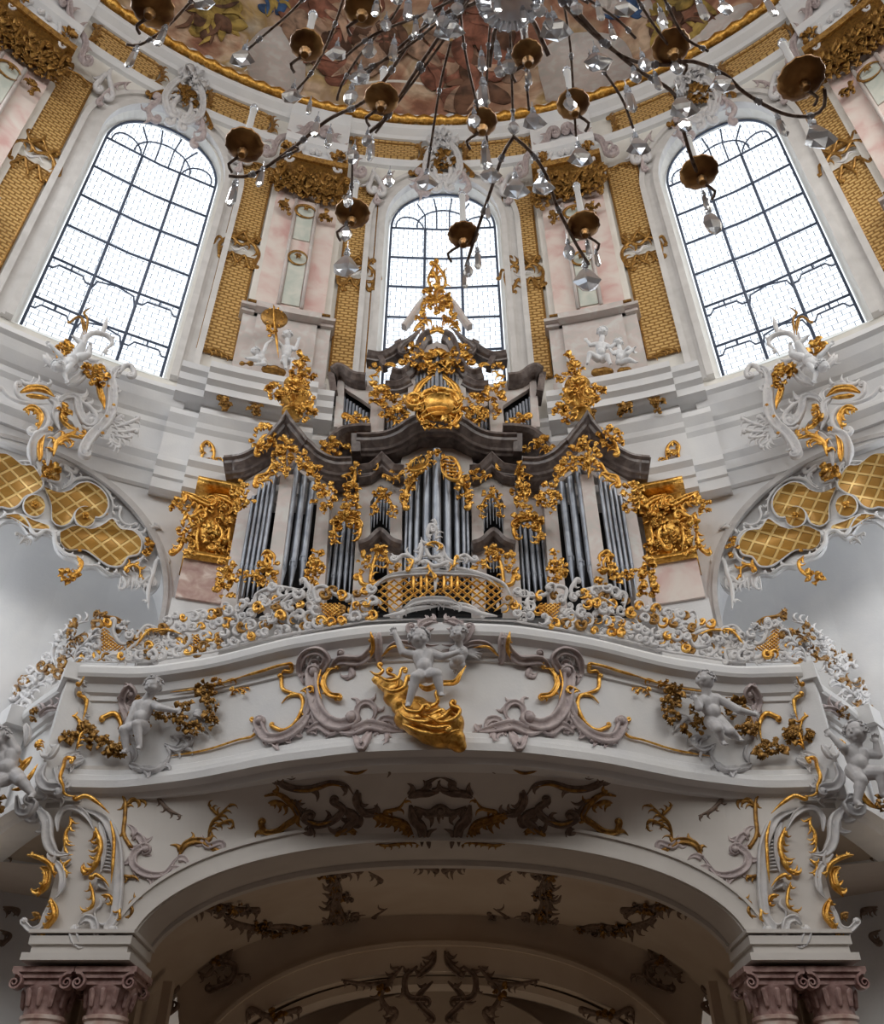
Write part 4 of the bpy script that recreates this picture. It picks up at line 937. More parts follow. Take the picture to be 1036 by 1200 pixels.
    o = Orn(Fpar, mir=mir, ox=70, oy=770, sc=4.317, off=.04)
    for x, y, rx, ry, n in ((745, 150, 26, 26, 9), (765, 200, 36, 26, 12), (785, 250, 40, 30, 13), (785, 310, 34, 30, 11), (800, 345, 16, 12, 4)): o.cl('darkgold', x, y, rx, ry, n, 3.8, .08, .6)
    o.st('darkgold', 1.8, [(745, 130), (800, 140), (840, 125)], nl=2)
    o.done('flower_drop', 'hanging dull gilded cluster of flowers between cherub and centre cartouche, %s side' % side, 'garland', 'flower drops of the gallery front')
    o = Orn(Fpar, mir=mir, ox=70, oy=770, sc=4.317, off=.0, deep=1.2)
    o.st('lilac', 9, [(345, 420), (350, 330), (320, 250), (325, 190), (355, 150), (375, 180)], c1=3, nl=-5, fl=.5); o.st('lilac', 6, [(370, 160), (380, 190), (350, 240), (390, 230)], nl=2)
    o.st('statue', 9, [(400, 560), (470, 580), (520, 560), (560, 500)], nl=2, fl=.5); o.st('statue', 8, [(350, 540), (400, 570), (440, 580)]); o.st('statue', 7, [(530, 440), (600, 470), (660, 440)], c1=-4, nl=3); o.st('statue', 6, [(560, 400), (640, 410), (650, 450)], nl=3, c1=3); o.st('statue', 8, [(360, 440), (380, 500), (360, 540)])
    for i in range(5): o.st('statue', 4.5, [(660 + i * 6, 330 - i * 4), (700 + i * 4, 300 + i * 10), (750, 285 + i * 24)], up=.02)
    o.done('cloud_relief', 'grey cloud, wing and lilac scroll behind the %s cherub of the gallery front' % side, 'relief ornament', names={'statue': 'cloud'})
    # corner console scroll of the parapet
    o = Orn(Fpar, mir=mir, ox=0, oy=690, sc=4, off=.02, deep=1.3)
    o.st('white', 9, [(380, 425), (375, 480), (390, 560), (380, 640)], nl=-5, fl=.7); o.st(g, 4, [(410, 415), (390, 440)], c1=2, up=.1); o.st(g, 4.5, [(385, 490), (415, 510), (412, 580), (395, 640)], c0=-2, up=.08, nl=0)
    o.st('lilac', 7, [(195, 600), (240, 560), (310, 560)], nl=-5); o.st('lilac', 6, [(300, 545), (320, 590), (310, 650)], nl=3); o.st(g, 4, [(330, 610), (370, 620), (385, 680)], c0=2, up=.05, nl=-3)
    o.st('white', 9, [(380, 770), (330, 790), (270, 850), (290, 910), (330, 950)], nl=-6, fl=.5); o.st('white', 8, [(400, 800), (350, 830), (330, 870)], nl=3); o.st('white', 6, [(300, 740), (280, 790), (230, 830)], nl=3); o.st('white', 9, [(240, 850), (220, 900), (250, 960), (320, 980)], nl=3)
    o.st(g, 4.5, [(345, 850), (310, 850), (300, 910), (330, 955), (380, 965)], c0=2, up=.12); o.st(g, 3.5, [(370, 770), (390, 700), (420, 680)], nl=5, up=.08)
    o.cl('darkgold', 325, 705, 34, 24, 14, 4, .1, .6); o.cl('darkgold', 420, 695, 36, 40, 22, 4, .1, .6); o.st('darkgold', 3, [(180, 760), (200, 730)], nl=2); o.cl('darkgold', 190, 590, 20, 30, 6, 3, .05)
    o.done('corner_console', 'white and gilded scroll console with flower bunches at the %s corner of the gallery front' % side, 'relief ornament', 'corner consoles of the gallery front')
    # pier scrollwork
    Fpier = lambda x, y, z: (Fcove(x, y, z) if z > 3.4 and abs(x) < 3.2 else y - 9.93)
    o = Orn(Fpier, mir=mir, ox=20, oy=900, sc=5.18, deep=1.2); o.wk = 1.15; W = 'white'
    o.st(W, 10, [(400, 250), (500, 290), (560, 350), (610, 480), (620, 620), (618, 760), (600, 900), (560, 970)], c1=-5, up=.0); o.st(g, 4.5, [(378, 215), (440, 195), (510, 235), (580, 300)], c0=-2, up=.12); o.st(g, 3.6, [(582, 340), (604, 450), (598, 600), (586, 720)], up=.10)
    o.st(W, 6, [(250, 390), (255, 310), (300, 255), (370, 255), (430, 300), (470, 380)], up=.02); o.st(W, 6, [(500, 330), (530, 430), (525, 560), (505, 640)]); 
    for i in range(9): o.st(W, 2.2, [(520, 440 + i * 22), (575, 445 + i * 22)])
    o.st(g, 5.5, [(480, 365), (512, 470), (492, 570), (450, 640), (400, 656)], nl=7, fl=1.3, up=.03); o.st(g, 3.6, [(325, 300), (330, 350), (300, 410), (292, 515)], nl=-5, fl=1.4, up=.03)
    o.st(W, 11, [(120, 240), (190, 330), (200, 450), (245, 530), (325, 530)], up=.04, nl=2); o.st(W, 8, [(60, 230), (60, 300), (110, 320), (140, 270)], c1=-4); o.st(g, 3.4, [(335, 560), (290, 605), (310, 640), (340, 645)], nl=2, up=.04); o.st(W, 6, [(330, 575), (270, 590), (230, 560)])
    o.st(g, 5, [(85, 550), (155, 565), (225, 610), (252, 690)], nl=-4, fl=.5, up=.12); o.st(g, 8, [(150, 610), (195, 640), (185, 720), (130, 790)], up=.04, nl=3, fl=.8); o.st(W, 7, [(230, 560), (280, 640), (275, 740), (230, 800)], up=.02)
    o.st(W, 6, [(210, 800), (180, 880), (150, 960), (90, 985), (40, 940)], c1=2); o.st(W, 8, [(110, 1080), (110, 1020), (160, 980)], nl=3); o.st(g, 6, [(215, 800), (245, 870), (240, 920), (190, 985), (170, 1050)], nl=8, fl=.9, up=.06); o.st('darkgold', 4, [(90, 880), (130, 890), (125, 920)], nl=3)
    o.st(W, 9, [(360, 960), (355, 1010), (375, 1075), (380, 1100)], nl=-3, fl=.6, up=.05); o.st(W, 8, [(385, 960), (430, 925), (475, 940), (490, 1010), (510, 1070)], nl=3, fl=.5, up=.05)
    o.st(g, 4, [(470, 680), (490, 660), (540, 690), (572, 735)], c0=-2, up=.07); o.st(W, 8, [(480, 740), (500, 700), (550, 740)]); o.st(g, 3.4, [(450, 700), (470, 780), (465, 850), (400, 892)], nl=4, up=.05); o.st(g, 3.6, [(520, 780), (575, 790), (585, 850)], nl=3, up=.05)
    o.st(W, 3.4, [(580, 840), (575, 910), (530, 950), (480, 935)]); o.st(W, 3, [(500, 790), (510, 830), (470, 870), (480, 920)]); o.st(g, 3, [(635, 860), (630, 890), (640, 930)], nl=2, up=.05); o.st('darkgold', 3.4, [(640, 650), (680, 660), (715, 650)], nl=2); o.st('darkgold', 4, [(770, 785), (690, 820), (700, 870), (660, 940)], nl=3)
    o.st(W, 6, [(570, 960), (600, 1000), (560, 1010)], c1=3)
    o.done('pier_ornament', 'white and gilded scrollwork hanging down the %s pier above the columns' % side, 'relief ornament', 'scrollwork of the two piers')
    # spandrel scrolls on the cove
    o = Orn(Fcove, mir=mir, ox=20, oy=900, sc=5.18, off=.0); o.wk = 1.25
    o.st('lilac', 7.5, [(765, 480), (710, 530), (715, 600), (800, 650), (900, 640), (960, 560), (1000, 520)], nl=7, c0=-5, fl=1.2); o.st('lilac', 7, [(700, 440), (730, 410), (770, 470), (745, 520)], nl=-3); o.st('lilac', 3, [(820, 660), (825, 700)])
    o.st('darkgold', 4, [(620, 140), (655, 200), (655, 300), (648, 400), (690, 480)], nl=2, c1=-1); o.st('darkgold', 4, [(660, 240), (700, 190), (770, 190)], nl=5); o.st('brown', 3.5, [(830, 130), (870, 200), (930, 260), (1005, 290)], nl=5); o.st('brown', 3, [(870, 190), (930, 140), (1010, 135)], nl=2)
    o.ox, o.oy, o.sc = 0, 860, 2.96
    o.st('darkgold', 6, [(620, 425), (650, 380), (710, 375), (755, 420)], nl=-4); o.st('lilac', 6, [(700, 350), (720, 390), (770, 380), (775, 430)], nl=3); o.st('darkgold', 3, [(720, 370), (735, 310), (765, 280), (800, 240)], nl=7, fl=1.6); o.st('darkgold', 3, [(745, 320), (800, 300), (815, 330)], nl=4); o.st('darkgold', 3, [(760, 285), (720, 245)], nl=3)
    o.done('spandrel_scroll', 'lilac shell scroll and gilded sprays on the %s shoulder above the arch' % side, 'relief ornament', 'spandrel scrolls above the arch')
    # soffit rocaille
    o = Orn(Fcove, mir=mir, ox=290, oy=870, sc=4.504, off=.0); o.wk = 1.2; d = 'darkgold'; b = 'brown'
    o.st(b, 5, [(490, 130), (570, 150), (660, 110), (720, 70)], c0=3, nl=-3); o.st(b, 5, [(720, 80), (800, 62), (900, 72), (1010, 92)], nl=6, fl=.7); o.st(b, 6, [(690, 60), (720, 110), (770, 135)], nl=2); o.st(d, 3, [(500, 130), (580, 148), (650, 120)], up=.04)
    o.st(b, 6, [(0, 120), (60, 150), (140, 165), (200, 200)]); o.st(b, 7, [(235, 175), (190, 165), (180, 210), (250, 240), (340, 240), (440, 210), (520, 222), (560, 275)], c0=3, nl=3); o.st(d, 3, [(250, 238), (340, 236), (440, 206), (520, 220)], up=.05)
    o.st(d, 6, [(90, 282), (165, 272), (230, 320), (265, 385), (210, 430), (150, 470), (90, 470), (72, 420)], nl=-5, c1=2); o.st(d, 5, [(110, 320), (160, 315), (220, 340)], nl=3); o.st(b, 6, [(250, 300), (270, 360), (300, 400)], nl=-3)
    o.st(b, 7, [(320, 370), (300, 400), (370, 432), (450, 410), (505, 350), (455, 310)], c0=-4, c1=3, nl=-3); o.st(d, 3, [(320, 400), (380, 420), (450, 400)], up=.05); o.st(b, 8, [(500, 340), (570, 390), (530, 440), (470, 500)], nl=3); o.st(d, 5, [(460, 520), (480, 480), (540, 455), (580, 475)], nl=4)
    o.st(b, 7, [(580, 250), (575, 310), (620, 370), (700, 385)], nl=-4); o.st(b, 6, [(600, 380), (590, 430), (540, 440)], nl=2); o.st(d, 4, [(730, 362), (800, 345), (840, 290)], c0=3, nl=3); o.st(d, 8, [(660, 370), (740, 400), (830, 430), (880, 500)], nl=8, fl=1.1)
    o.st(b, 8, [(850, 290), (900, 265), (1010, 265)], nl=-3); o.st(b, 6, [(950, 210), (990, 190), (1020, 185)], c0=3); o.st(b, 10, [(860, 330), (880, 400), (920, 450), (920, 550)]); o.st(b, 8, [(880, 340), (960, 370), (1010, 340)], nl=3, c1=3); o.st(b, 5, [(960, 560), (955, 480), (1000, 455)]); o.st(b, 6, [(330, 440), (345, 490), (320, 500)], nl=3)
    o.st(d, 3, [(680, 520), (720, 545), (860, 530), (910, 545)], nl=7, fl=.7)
    o.done('soffit_rocaille', 'dull brown and gilded rocaille scrolls, brown darkened for shade, under the gallery edge, %s half' % side, 'relief ornament', names={'brown': 'scrollwork'})
    # ornament of the dark vault
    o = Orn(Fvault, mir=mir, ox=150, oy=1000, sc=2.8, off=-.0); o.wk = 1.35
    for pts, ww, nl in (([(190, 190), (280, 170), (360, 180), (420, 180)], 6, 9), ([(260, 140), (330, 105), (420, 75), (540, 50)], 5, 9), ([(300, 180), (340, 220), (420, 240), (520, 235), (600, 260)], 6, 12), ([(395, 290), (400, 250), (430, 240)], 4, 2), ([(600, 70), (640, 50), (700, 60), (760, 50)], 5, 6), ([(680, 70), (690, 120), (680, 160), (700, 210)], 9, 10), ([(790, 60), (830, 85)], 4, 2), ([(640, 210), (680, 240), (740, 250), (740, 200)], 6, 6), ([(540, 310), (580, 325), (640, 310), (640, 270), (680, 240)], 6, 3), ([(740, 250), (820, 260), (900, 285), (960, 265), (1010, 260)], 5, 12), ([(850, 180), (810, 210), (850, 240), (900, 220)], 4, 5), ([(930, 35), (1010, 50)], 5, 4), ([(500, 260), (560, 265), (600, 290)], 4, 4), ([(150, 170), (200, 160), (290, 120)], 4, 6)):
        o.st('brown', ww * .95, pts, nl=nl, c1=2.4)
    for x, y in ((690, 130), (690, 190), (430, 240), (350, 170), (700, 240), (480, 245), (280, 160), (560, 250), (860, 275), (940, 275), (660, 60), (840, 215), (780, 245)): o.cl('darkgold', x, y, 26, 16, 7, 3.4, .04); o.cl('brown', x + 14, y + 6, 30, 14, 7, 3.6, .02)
    o.done('vault_rocaille', 'dark brown and gilded scroll garlands, brown darkened for shade, on the shadowed vault, %s half' % side, 'relief ornament', names={'brown': 'scrollwork'})
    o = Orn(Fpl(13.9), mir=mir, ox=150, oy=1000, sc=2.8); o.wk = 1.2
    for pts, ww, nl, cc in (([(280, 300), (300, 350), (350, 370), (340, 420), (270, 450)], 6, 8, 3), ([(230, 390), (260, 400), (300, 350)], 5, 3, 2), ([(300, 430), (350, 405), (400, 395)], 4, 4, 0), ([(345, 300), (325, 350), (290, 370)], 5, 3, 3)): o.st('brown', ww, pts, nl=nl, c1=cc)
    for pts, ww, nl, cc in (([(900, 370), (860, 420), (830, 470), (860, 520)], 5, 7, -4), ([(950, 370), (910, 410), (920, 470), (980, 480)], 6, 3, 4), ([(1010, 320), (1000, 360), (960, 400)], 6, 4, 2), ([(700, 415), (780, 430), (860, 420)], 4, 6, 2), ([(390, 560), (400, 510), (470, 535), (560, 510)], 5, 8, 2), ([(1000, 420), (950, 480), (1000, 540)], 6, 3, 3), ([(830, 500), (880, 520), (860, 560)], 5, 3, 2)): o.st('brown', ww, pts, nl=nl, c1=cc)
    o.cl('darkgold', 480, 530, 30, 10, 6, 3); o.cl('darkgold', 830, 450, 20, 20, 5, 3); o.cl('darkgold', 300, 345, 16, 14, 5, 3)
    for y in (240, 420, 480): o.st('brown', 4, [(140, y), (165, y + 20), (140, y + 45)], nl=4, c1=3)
    o.done('rib_rocaille', 'dull scroll cartouches in shade-darkened stucco on the far rib of the vault, %s half' % side, 'relief ornament', names={'brown': 'scrollwork'})
    # ornaments in the side vault beyond the pier
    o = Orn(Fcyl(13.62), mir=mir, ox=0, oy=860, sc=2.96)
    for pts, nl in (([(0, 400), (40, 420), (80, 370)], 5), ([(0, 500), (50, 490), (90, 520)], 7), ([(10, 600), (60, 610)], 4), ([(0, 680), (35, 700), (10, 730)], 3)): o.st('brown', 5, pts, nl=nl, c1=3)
    o.done('aisle_rocaille', 'dark scroll sprays in shade-darkened stucco on the shadowed wall beyond the %s pier' % side, 'relief ornament', 'scroll sprays beyond the piers')
# ================================================================== ORGAN
AX = 512
ORG = thing('pipe_organ', 'large pipe organ in a white and brown-grey marbled case with tin pipes and gilded carving', 'pipe organ', (-.04, 11.6, 5.3))
def P3(px, py, Y): d = ray(px, py); return d * (Y / d.y)
def both(f):
    for m in (0, 1): f((lambda p: (2 * AX - p[0],) + tuple(p[1:])) if m else (lambda p: tuple(p)), m)
def slab(poly, Y, dep, m, name, label=None, mir=None, Yf=None):
    """solid case piece: outline in the facade plane, running back by dep"""
    P = [(mir(p) if mir else p) for p in poly]; mb = MB(); N = len(P)
    F_ = [P3(p[0], p[1], p[2] if len(p) > 2 else Y) for p in P]; B_ = [q + V((0, dep, 0)) for q in F_]
    from mathutils.geometry import tessellate_polygon
    tri = tessellate_polygon([[V((q.x, q.z, 0)) for q in F_]])
    mb.add(F_ + B_, [tuple(t) for t in tri] + [tuple(i + N for i in t) for t in tri] + [(i, (i + 1) % N, N + (i + 1) % N, N + i) for i in range(N)])
    return link(name, mb, m, ORG, False, label=label)
def pipe(px, pyb, pyt, r, Y, foot=22, mouth=True):
    """one flue pipe: body, conical foot, flattened mouth, all sized in photo pixels"""
    b = P3(px, pyb, Y); d = ray(px, pyt); s_ = (b.y * cos(TH) + b.z * sin(TH)) / FOC
    zt = d.z / d.y * Y; R = r * s_; f = foot * s_ * 1.3; mb = MB()
    pr = [(R * .28, b.z - f), (R * .32, b.z - f + .02), (R * .92, b.z - .02), (R, b.z), (R, zt - .03), (R * 1.07, zt - .02), (R * 1.07, zt), (R * .85, zt), (R * .85, zt - .2)]
    mb.lathe((b.x, Y, 0), pr, 12)
    if mouth and R > .018:
        mb.box((b.x, Y - R * .98, b.z + R * 1.3), (R * 1.3, R * .2, .012)); mb.box((b.x - R * .68, Y - R * .9, b.z + R * .7), (R * .16, R * .34, R * 1.6)); mb.box((b.x + R * .68, Y - R * .9, b.z + R * .7), (R * .16, R * .34, R * 1.6))
        mb.box((b.x, Y - R * .86, b.z + R * 1.9), (R * .9, R * .2, R * 1.2))
    return link('organ_pipe', mb, 'pipe', ORG, True, angle=50)
def corn(path, Y, prof, name='cornice', m='cornice', mir=None, label=None):
    """moulded cornice along a facade line; prof = [(forward, down)] in metres"""
    P = [(mir(p) if mir else p) for p in path]; Q = [P3(p[0], p[1], p[2] if len(p) > 2 else Y) for p in P]; R = []
    for i, q in enumerate(Q):
        t = (Q[min(i + 1, len(Q) - 1)] - Q[max(i - 1, 0)]); t.y = 0; t.normalize(); up = V((-t.z, 0, t.x)); up = up if up.z > 0 else -up
        a = (Q[i] - Q[i - 1]).normalized() if i else None; b = (Q[i + 1] - Q[i]).normalized() if i < len(Q) - 1 else None
        k = 1.
        if a and b: c = max(.45, sqrt(max(.0, (1 + a.dot(b)) / 2))); k = 1 / c
        R.append([q + V((0, -f, 0)) - up * d * k for f, d in prof])
    mb = MB(); mb.rings(R); return link(name, mb, m, ORG, False, label=label)
def smooth_path(P, step=3.):
    out = []
    Q2 = catmull([(p[0], p[1]) for p in P], step); ys = [p[2] if len(p) > 2 else None for p in P]
    if ys[0] is None: return Q2
    L0 = [0]
    for a, b in zip(P, P[1:]): L0.append(L0[-1] + math.hypot(a[0] - b[0], a[1] - b[1]))
    l = 0; prev = Q2[0]
    for q in Q2:
        l += math.hypot(q[0] - prev[0], q[1] - prev[1]); prev = q; v = ys[-1]
        for i in range(len(P) - 1):
            if L0[i] <= l <= L0[i + 1] + 1e-6: v = ys[i] + (ys[i + 1] - ys[i]) * (l - L0[i]) / max(1e-6, L0[i + 1] - L0[i]); break
        out.append((q[0], q[1], v))
    return out
CP = [(-.3, 0), (.26, 0), (.28, .02), (.28, .06), (.22, .08), (.21, .13), (.15, .17), (.10, .21), (.08, .25), (.03, .27), (.0, .30), (-.3, .30)]
CS = [(-.2, 0), (.14, 0), (.15, .02), (.12, .05), (.09, .09), (.04, .12), (.03, .15), (-.2, .15)]
# backing boards and dark interior
def half(mir, m):
    S_ = lambda *a, **k: slab(*a, mir=mir, **k)
    # dark interior behind the pipes
    S_([(262, 720), (282, 596), (300, 552), (330, 515), (352, 525), (380, 556), (430, 556), (452, 545), (472, 555), (490, 515), (513, 505), (513, 720)], 11.75, .1, 'black', 'dark_interior')
    S_([(394, 505), (400, 450), (438, 470), (450, 462), (480, 470), (486, 430), (500, 412), (513, 408), (513, 512), (394, 512)], 11.75, .1, 'black', 'dark_interior')
    # case pilasters
    S_([(258, 712), (277, 712), (296, 592), (300, 575), (284, 575), (280, 592)], 11.05, .35, 'case', 'case_pilaster')
    S_([(307, 712), (324, 712), (344, 556), (329, 556)], 10.62, .2, 'case', 'case_pilaster')
    S_([(359, 712), (379, 712), (386, 597), (390, 560), (373, 560), (371, 597)], 11.05, .35, 'case', 'case_pilaster')
    S_([(412, 712), (434, 712), (434, 566), (421, 566)], 11.12, .3, 'case', 'case_pilaster')
    S_([(456, 712), (471, 712), (471, 560), (458, 560)], 11.12, .3, 'case', 'case_pilaster')
    # fields above the pipes
    S_([(281, 592, 11.05), (283, 566, 11.05), (300, 556, 10.9), (316, 546, 10.75), (330, 528, 10.62), (338, 512, 10.6), (349, 528, 10.62), (362, 546, 10.75), (378, 558, 10.9), (392, 566, 11.05), (389, 592, 11.05), (372, 570, 11.0), (358, 558, 10.8), (345, 548, 10.68), (330, 556, 10.64), (316, 566, 10.8), (300, 580, 11.0)], 11.0, .12, 'case', 'case_panel')
    S_([(381, 612), (386, 566), (423, 566), (421, 612), (412, 606), (404, 600), (394, 612)], 11.3, .2, 'case', 'case_panel')
    S_([(422, 568), (440, 556), (446, 552), (452, 556), (472, 568), (472, 600), (460, 592), (446, 568), (433, 590), (422, 600)], 11.14, .1, 'case', 'case_panel')
    S_([(419, 712), (421, 640), (433, 630), (446, 626), (458, 630), (471, 642), (471, 712), (455, 712), (453, 650), (446, 640), (438, 650), (436, 712)], 11.1, .14, 'case', 'case_panel')
    S_([(470, 580), (470, 540), (478, 514), (496, 506), (513, 504), (513, 528), (500, 536), (486, 550), (476, 566)], 11.1, .1, 'case', 'case_panel')
    # tall end tower, pointed hood
    tw = [(266, 546, 11.0), (276, 545, 11.0), (287, 543, 10.95), (300, 536, 10.85), (312, 527, 10.75), (318, 522, 10.7)]
    corn(smooth_path(tw), 11, CP, mir=mir); corn([(312, 527, 10.72), (320, 517, 10.66), (330, 505, 10.6), (338, 493, 10.55), (346, 505, 10.6), (356, 517, 10.66), (364, 528, 10.72)], 11, CP, mir=mir)
    corn(smooth_path([(358, 522, 10.7), (368, 530, 10.75), (380, 541, 10.85), (394, 547, 10.95), (412, 547, 11.0)]), 11, CP, mir=mir)
    corn([(267, 545, 11.0), (272, 578, 11.3)], 11, [(-.1, -.1), (.2, -.1), (.2, .05), (-.1, .05)], mir=mir, name='cornice_return')
    # recessed arc over the short pipes, small towers
    corn(smooth_path([(378, 540, 11.2), (390, 524, 11.2), (404, 515, 11.2), (422, 512, 11.2), (436, 512, 11.2)]), 11.2, [(-.2, 0), (.34, 0), (.34, .06), (.26, .10), (-.2, .22)], mir=mir)
    corn([(419, 551), (433, 549), (440, 543), (448, 535), (456, 543), (463, 550), (474, 551)], 11.0, CS, mir=mir); corn([(420, 562), (433, 560), (440, 555), (448, 548), (456, 555), (463, 561), (474, 562)], 11.02, [(-.1, 0), (.08, 0), (.08, .03), (.02, .06), (-.1, .06)], mir=mir)
    corn(smooth_path([(420, 640), (431, 636), (439, 628), (446, 624), (453, 628), (461, 636), (472, 640)]), 10.95, [(-.1, 0), (.14, 0), (.12, .05), (.04, .09), (-.1, .09)], mir=mir)
    # big serpentine cornice over the middle tower
    corn(smooth_path([(420, 519, 11.0), (436, 519, 10.98), (452, 517, 10.95), (464, 512, 10.9), (474, 505, 10.86), (486, 499, 10.84), (500, 497, 10.82), (513, 497, 10.82)]), 11, CP, mir=mir)
    corn([(420, 519, 11.0), (420, 540, 11.1)], 11, [(-.1, -.05), (.24, -.05), (.24, .1), (-.1, .1)], mir=mir, name='cornice_return')
    # upper case
    S_([(432, 508), (437, 450), (452, 450), (449, 508)], 11.35, .4, 'case', 'case_pilaster'); S_([(476, 500), (479, 440), (487, 434), (486, 500)], 11.3, .3, 'case', 'case_pilaster')
    S_([(394, 512), (396, 498), (430, 500), (470, 510), (513, 500), (513, 512)], 11.3, .3, 'case', 'case_panel')
    S_([(391, 500), (396, 442), (404, 440), (401, 500)], 11.45, .35, 'case', 'case_pilaster'); S_([(398, 450), (398, 440), (440, 448), (438, 478), (424, 468), (408, 458)], 11.48, .1, 'case', 'case_panel')
    corn(smooth_path([(388, 440), (396, 435), (406, 438), (416, 445), (430, 447)]), 11.4, [(-.3, 0), (.22, 0), (.22, .05), (.12, .12), (.05, .15), (-.3, .15)], mir=mir)
    corn([(388, 440), (392, 462)], 11.4, [(-.3, -.06), (.1, -.06), (.1, .06), (-.3, .06)], mir=mir, name='cornice_return')
    S_([(452, 475), (452, 455), (478, 455), (478, 475), (465, 480)], 11.38, .1, 'case', 'case_panel')
    S_([(486, 445), (486, 425), (500, 405), (513, 400), (513, 414), (500, 426)], 11.28, .1, 'case', 'case_panel')
    corn(smooth_path([(452, 452), (466, 452), (478, 446)]), 11.3, CS, mir=mir)
    corn(smooth_path([(461, 438), (470, 440), (478, 434), (484, 422), (488, 408), (494, 398), (502, 394)]), 11.25, [(-.25, 0), (.18, 0), (.18, .04), (.10, .08), (.04, .16), (-.25, .16)], mir=mir)
    corn(smooth_path([(432, 416), (446, 418), (456, 414), (466, 407), (474, 404)]), 11.3, CS, mir=mir); corn([(446, 420), (452, 432)], 11.3, [(-.1, -.04), (.1, -.04), (.1, .06), (-.1, .06)], mir=mir, name='scroll_bracket')
    corn(smooth_path([(472, 384), (480, 374), (488, 362), (498, 350)]), 11.25, [(-.06, -.03), (.08, -.03), (.1, .04), (.06, .08), (-.06, .08)], mir=mir, m='case')
    S_([(462, 400), (470, 396), (474, 410), (466, 414)], 11.25, .15, 'cornice', 'scroll_bracket')
    # pipes
    X = lambda x: 2 * AX - x if m else x
    for (x, yb, yt, r), Y in zip([(283.5, 664, 582, 2.5), (289, 667, 573, 2.6), (294.5, 668, 567, 2.7), (300.5, 668, 561, 2.8), (306, 667, 555, 2.8)], (11.0, 10.93, 10.86, 10.79, 10.72)): pipe(X(x), yb, yt, r, Y, 30)
    for (x, yb, yt, r), Y in zip([(331, 669, 545, 4.6), (343, 665, 556, 4.6), (355, 659, 562, 4.6)], (10.74, 10.85, 10.96)): pipe(X(x), yb, yt, r, Y, 24)
    for x, yb, yt, r in [(384, 675, 622, 2.3), (390.5, 678, 616, 2.9), (397.5, 677, 604, 3.2), (405, 675, 607, 2.8), (411, 673, 616, 2.2)]: pipe(X(x), yb, yt, r, 11.32, 22)
    for i in range(7):
        k = abs(i - 3); pipe(X(435.5 + i * 3.6), [606, 602, 598, 594, 598, 602, 606][i], [592, 584, 576, 570, 577, 585, 592][i], 1.7, 11.12 + .02 * k, 16)
    for i in range(4): pipe(X(438.5 + i * 3.6), 660, [652, 643, 641, 650][i], 1.6, 11.1, 10)
    for x, yt, r in ([(475, 572, 2.0), (480, 566, 2.6), (488, 550, 3.5), (499.5, 537, 4.8)]): pipe(X(x), 662, yt, r, 11.05 - (x - 475) * .009, 22)
    for i in range(5): pipe(X(488.5 + i * 4.7), 466, [442, 435, 428, 421, 416][i], 2.2, 11.3 - i * .03, 14)
    for i in range(5): pipe(X(454.5 + i * 4.3), 494 + i * 1.5, 468 + i * 1.2, 1.9, 11.5, 12)
    for i in range(8): pipe(X(401 + i * 4.0), 492 + i, 466 + i * 2.6, 1.7, 11.55, 10)
both(half)
pipe(511.5, 662, 528, 5.4, 10.72, 22); pipe(512, 466, 412, 2.4, 11.14, 14)
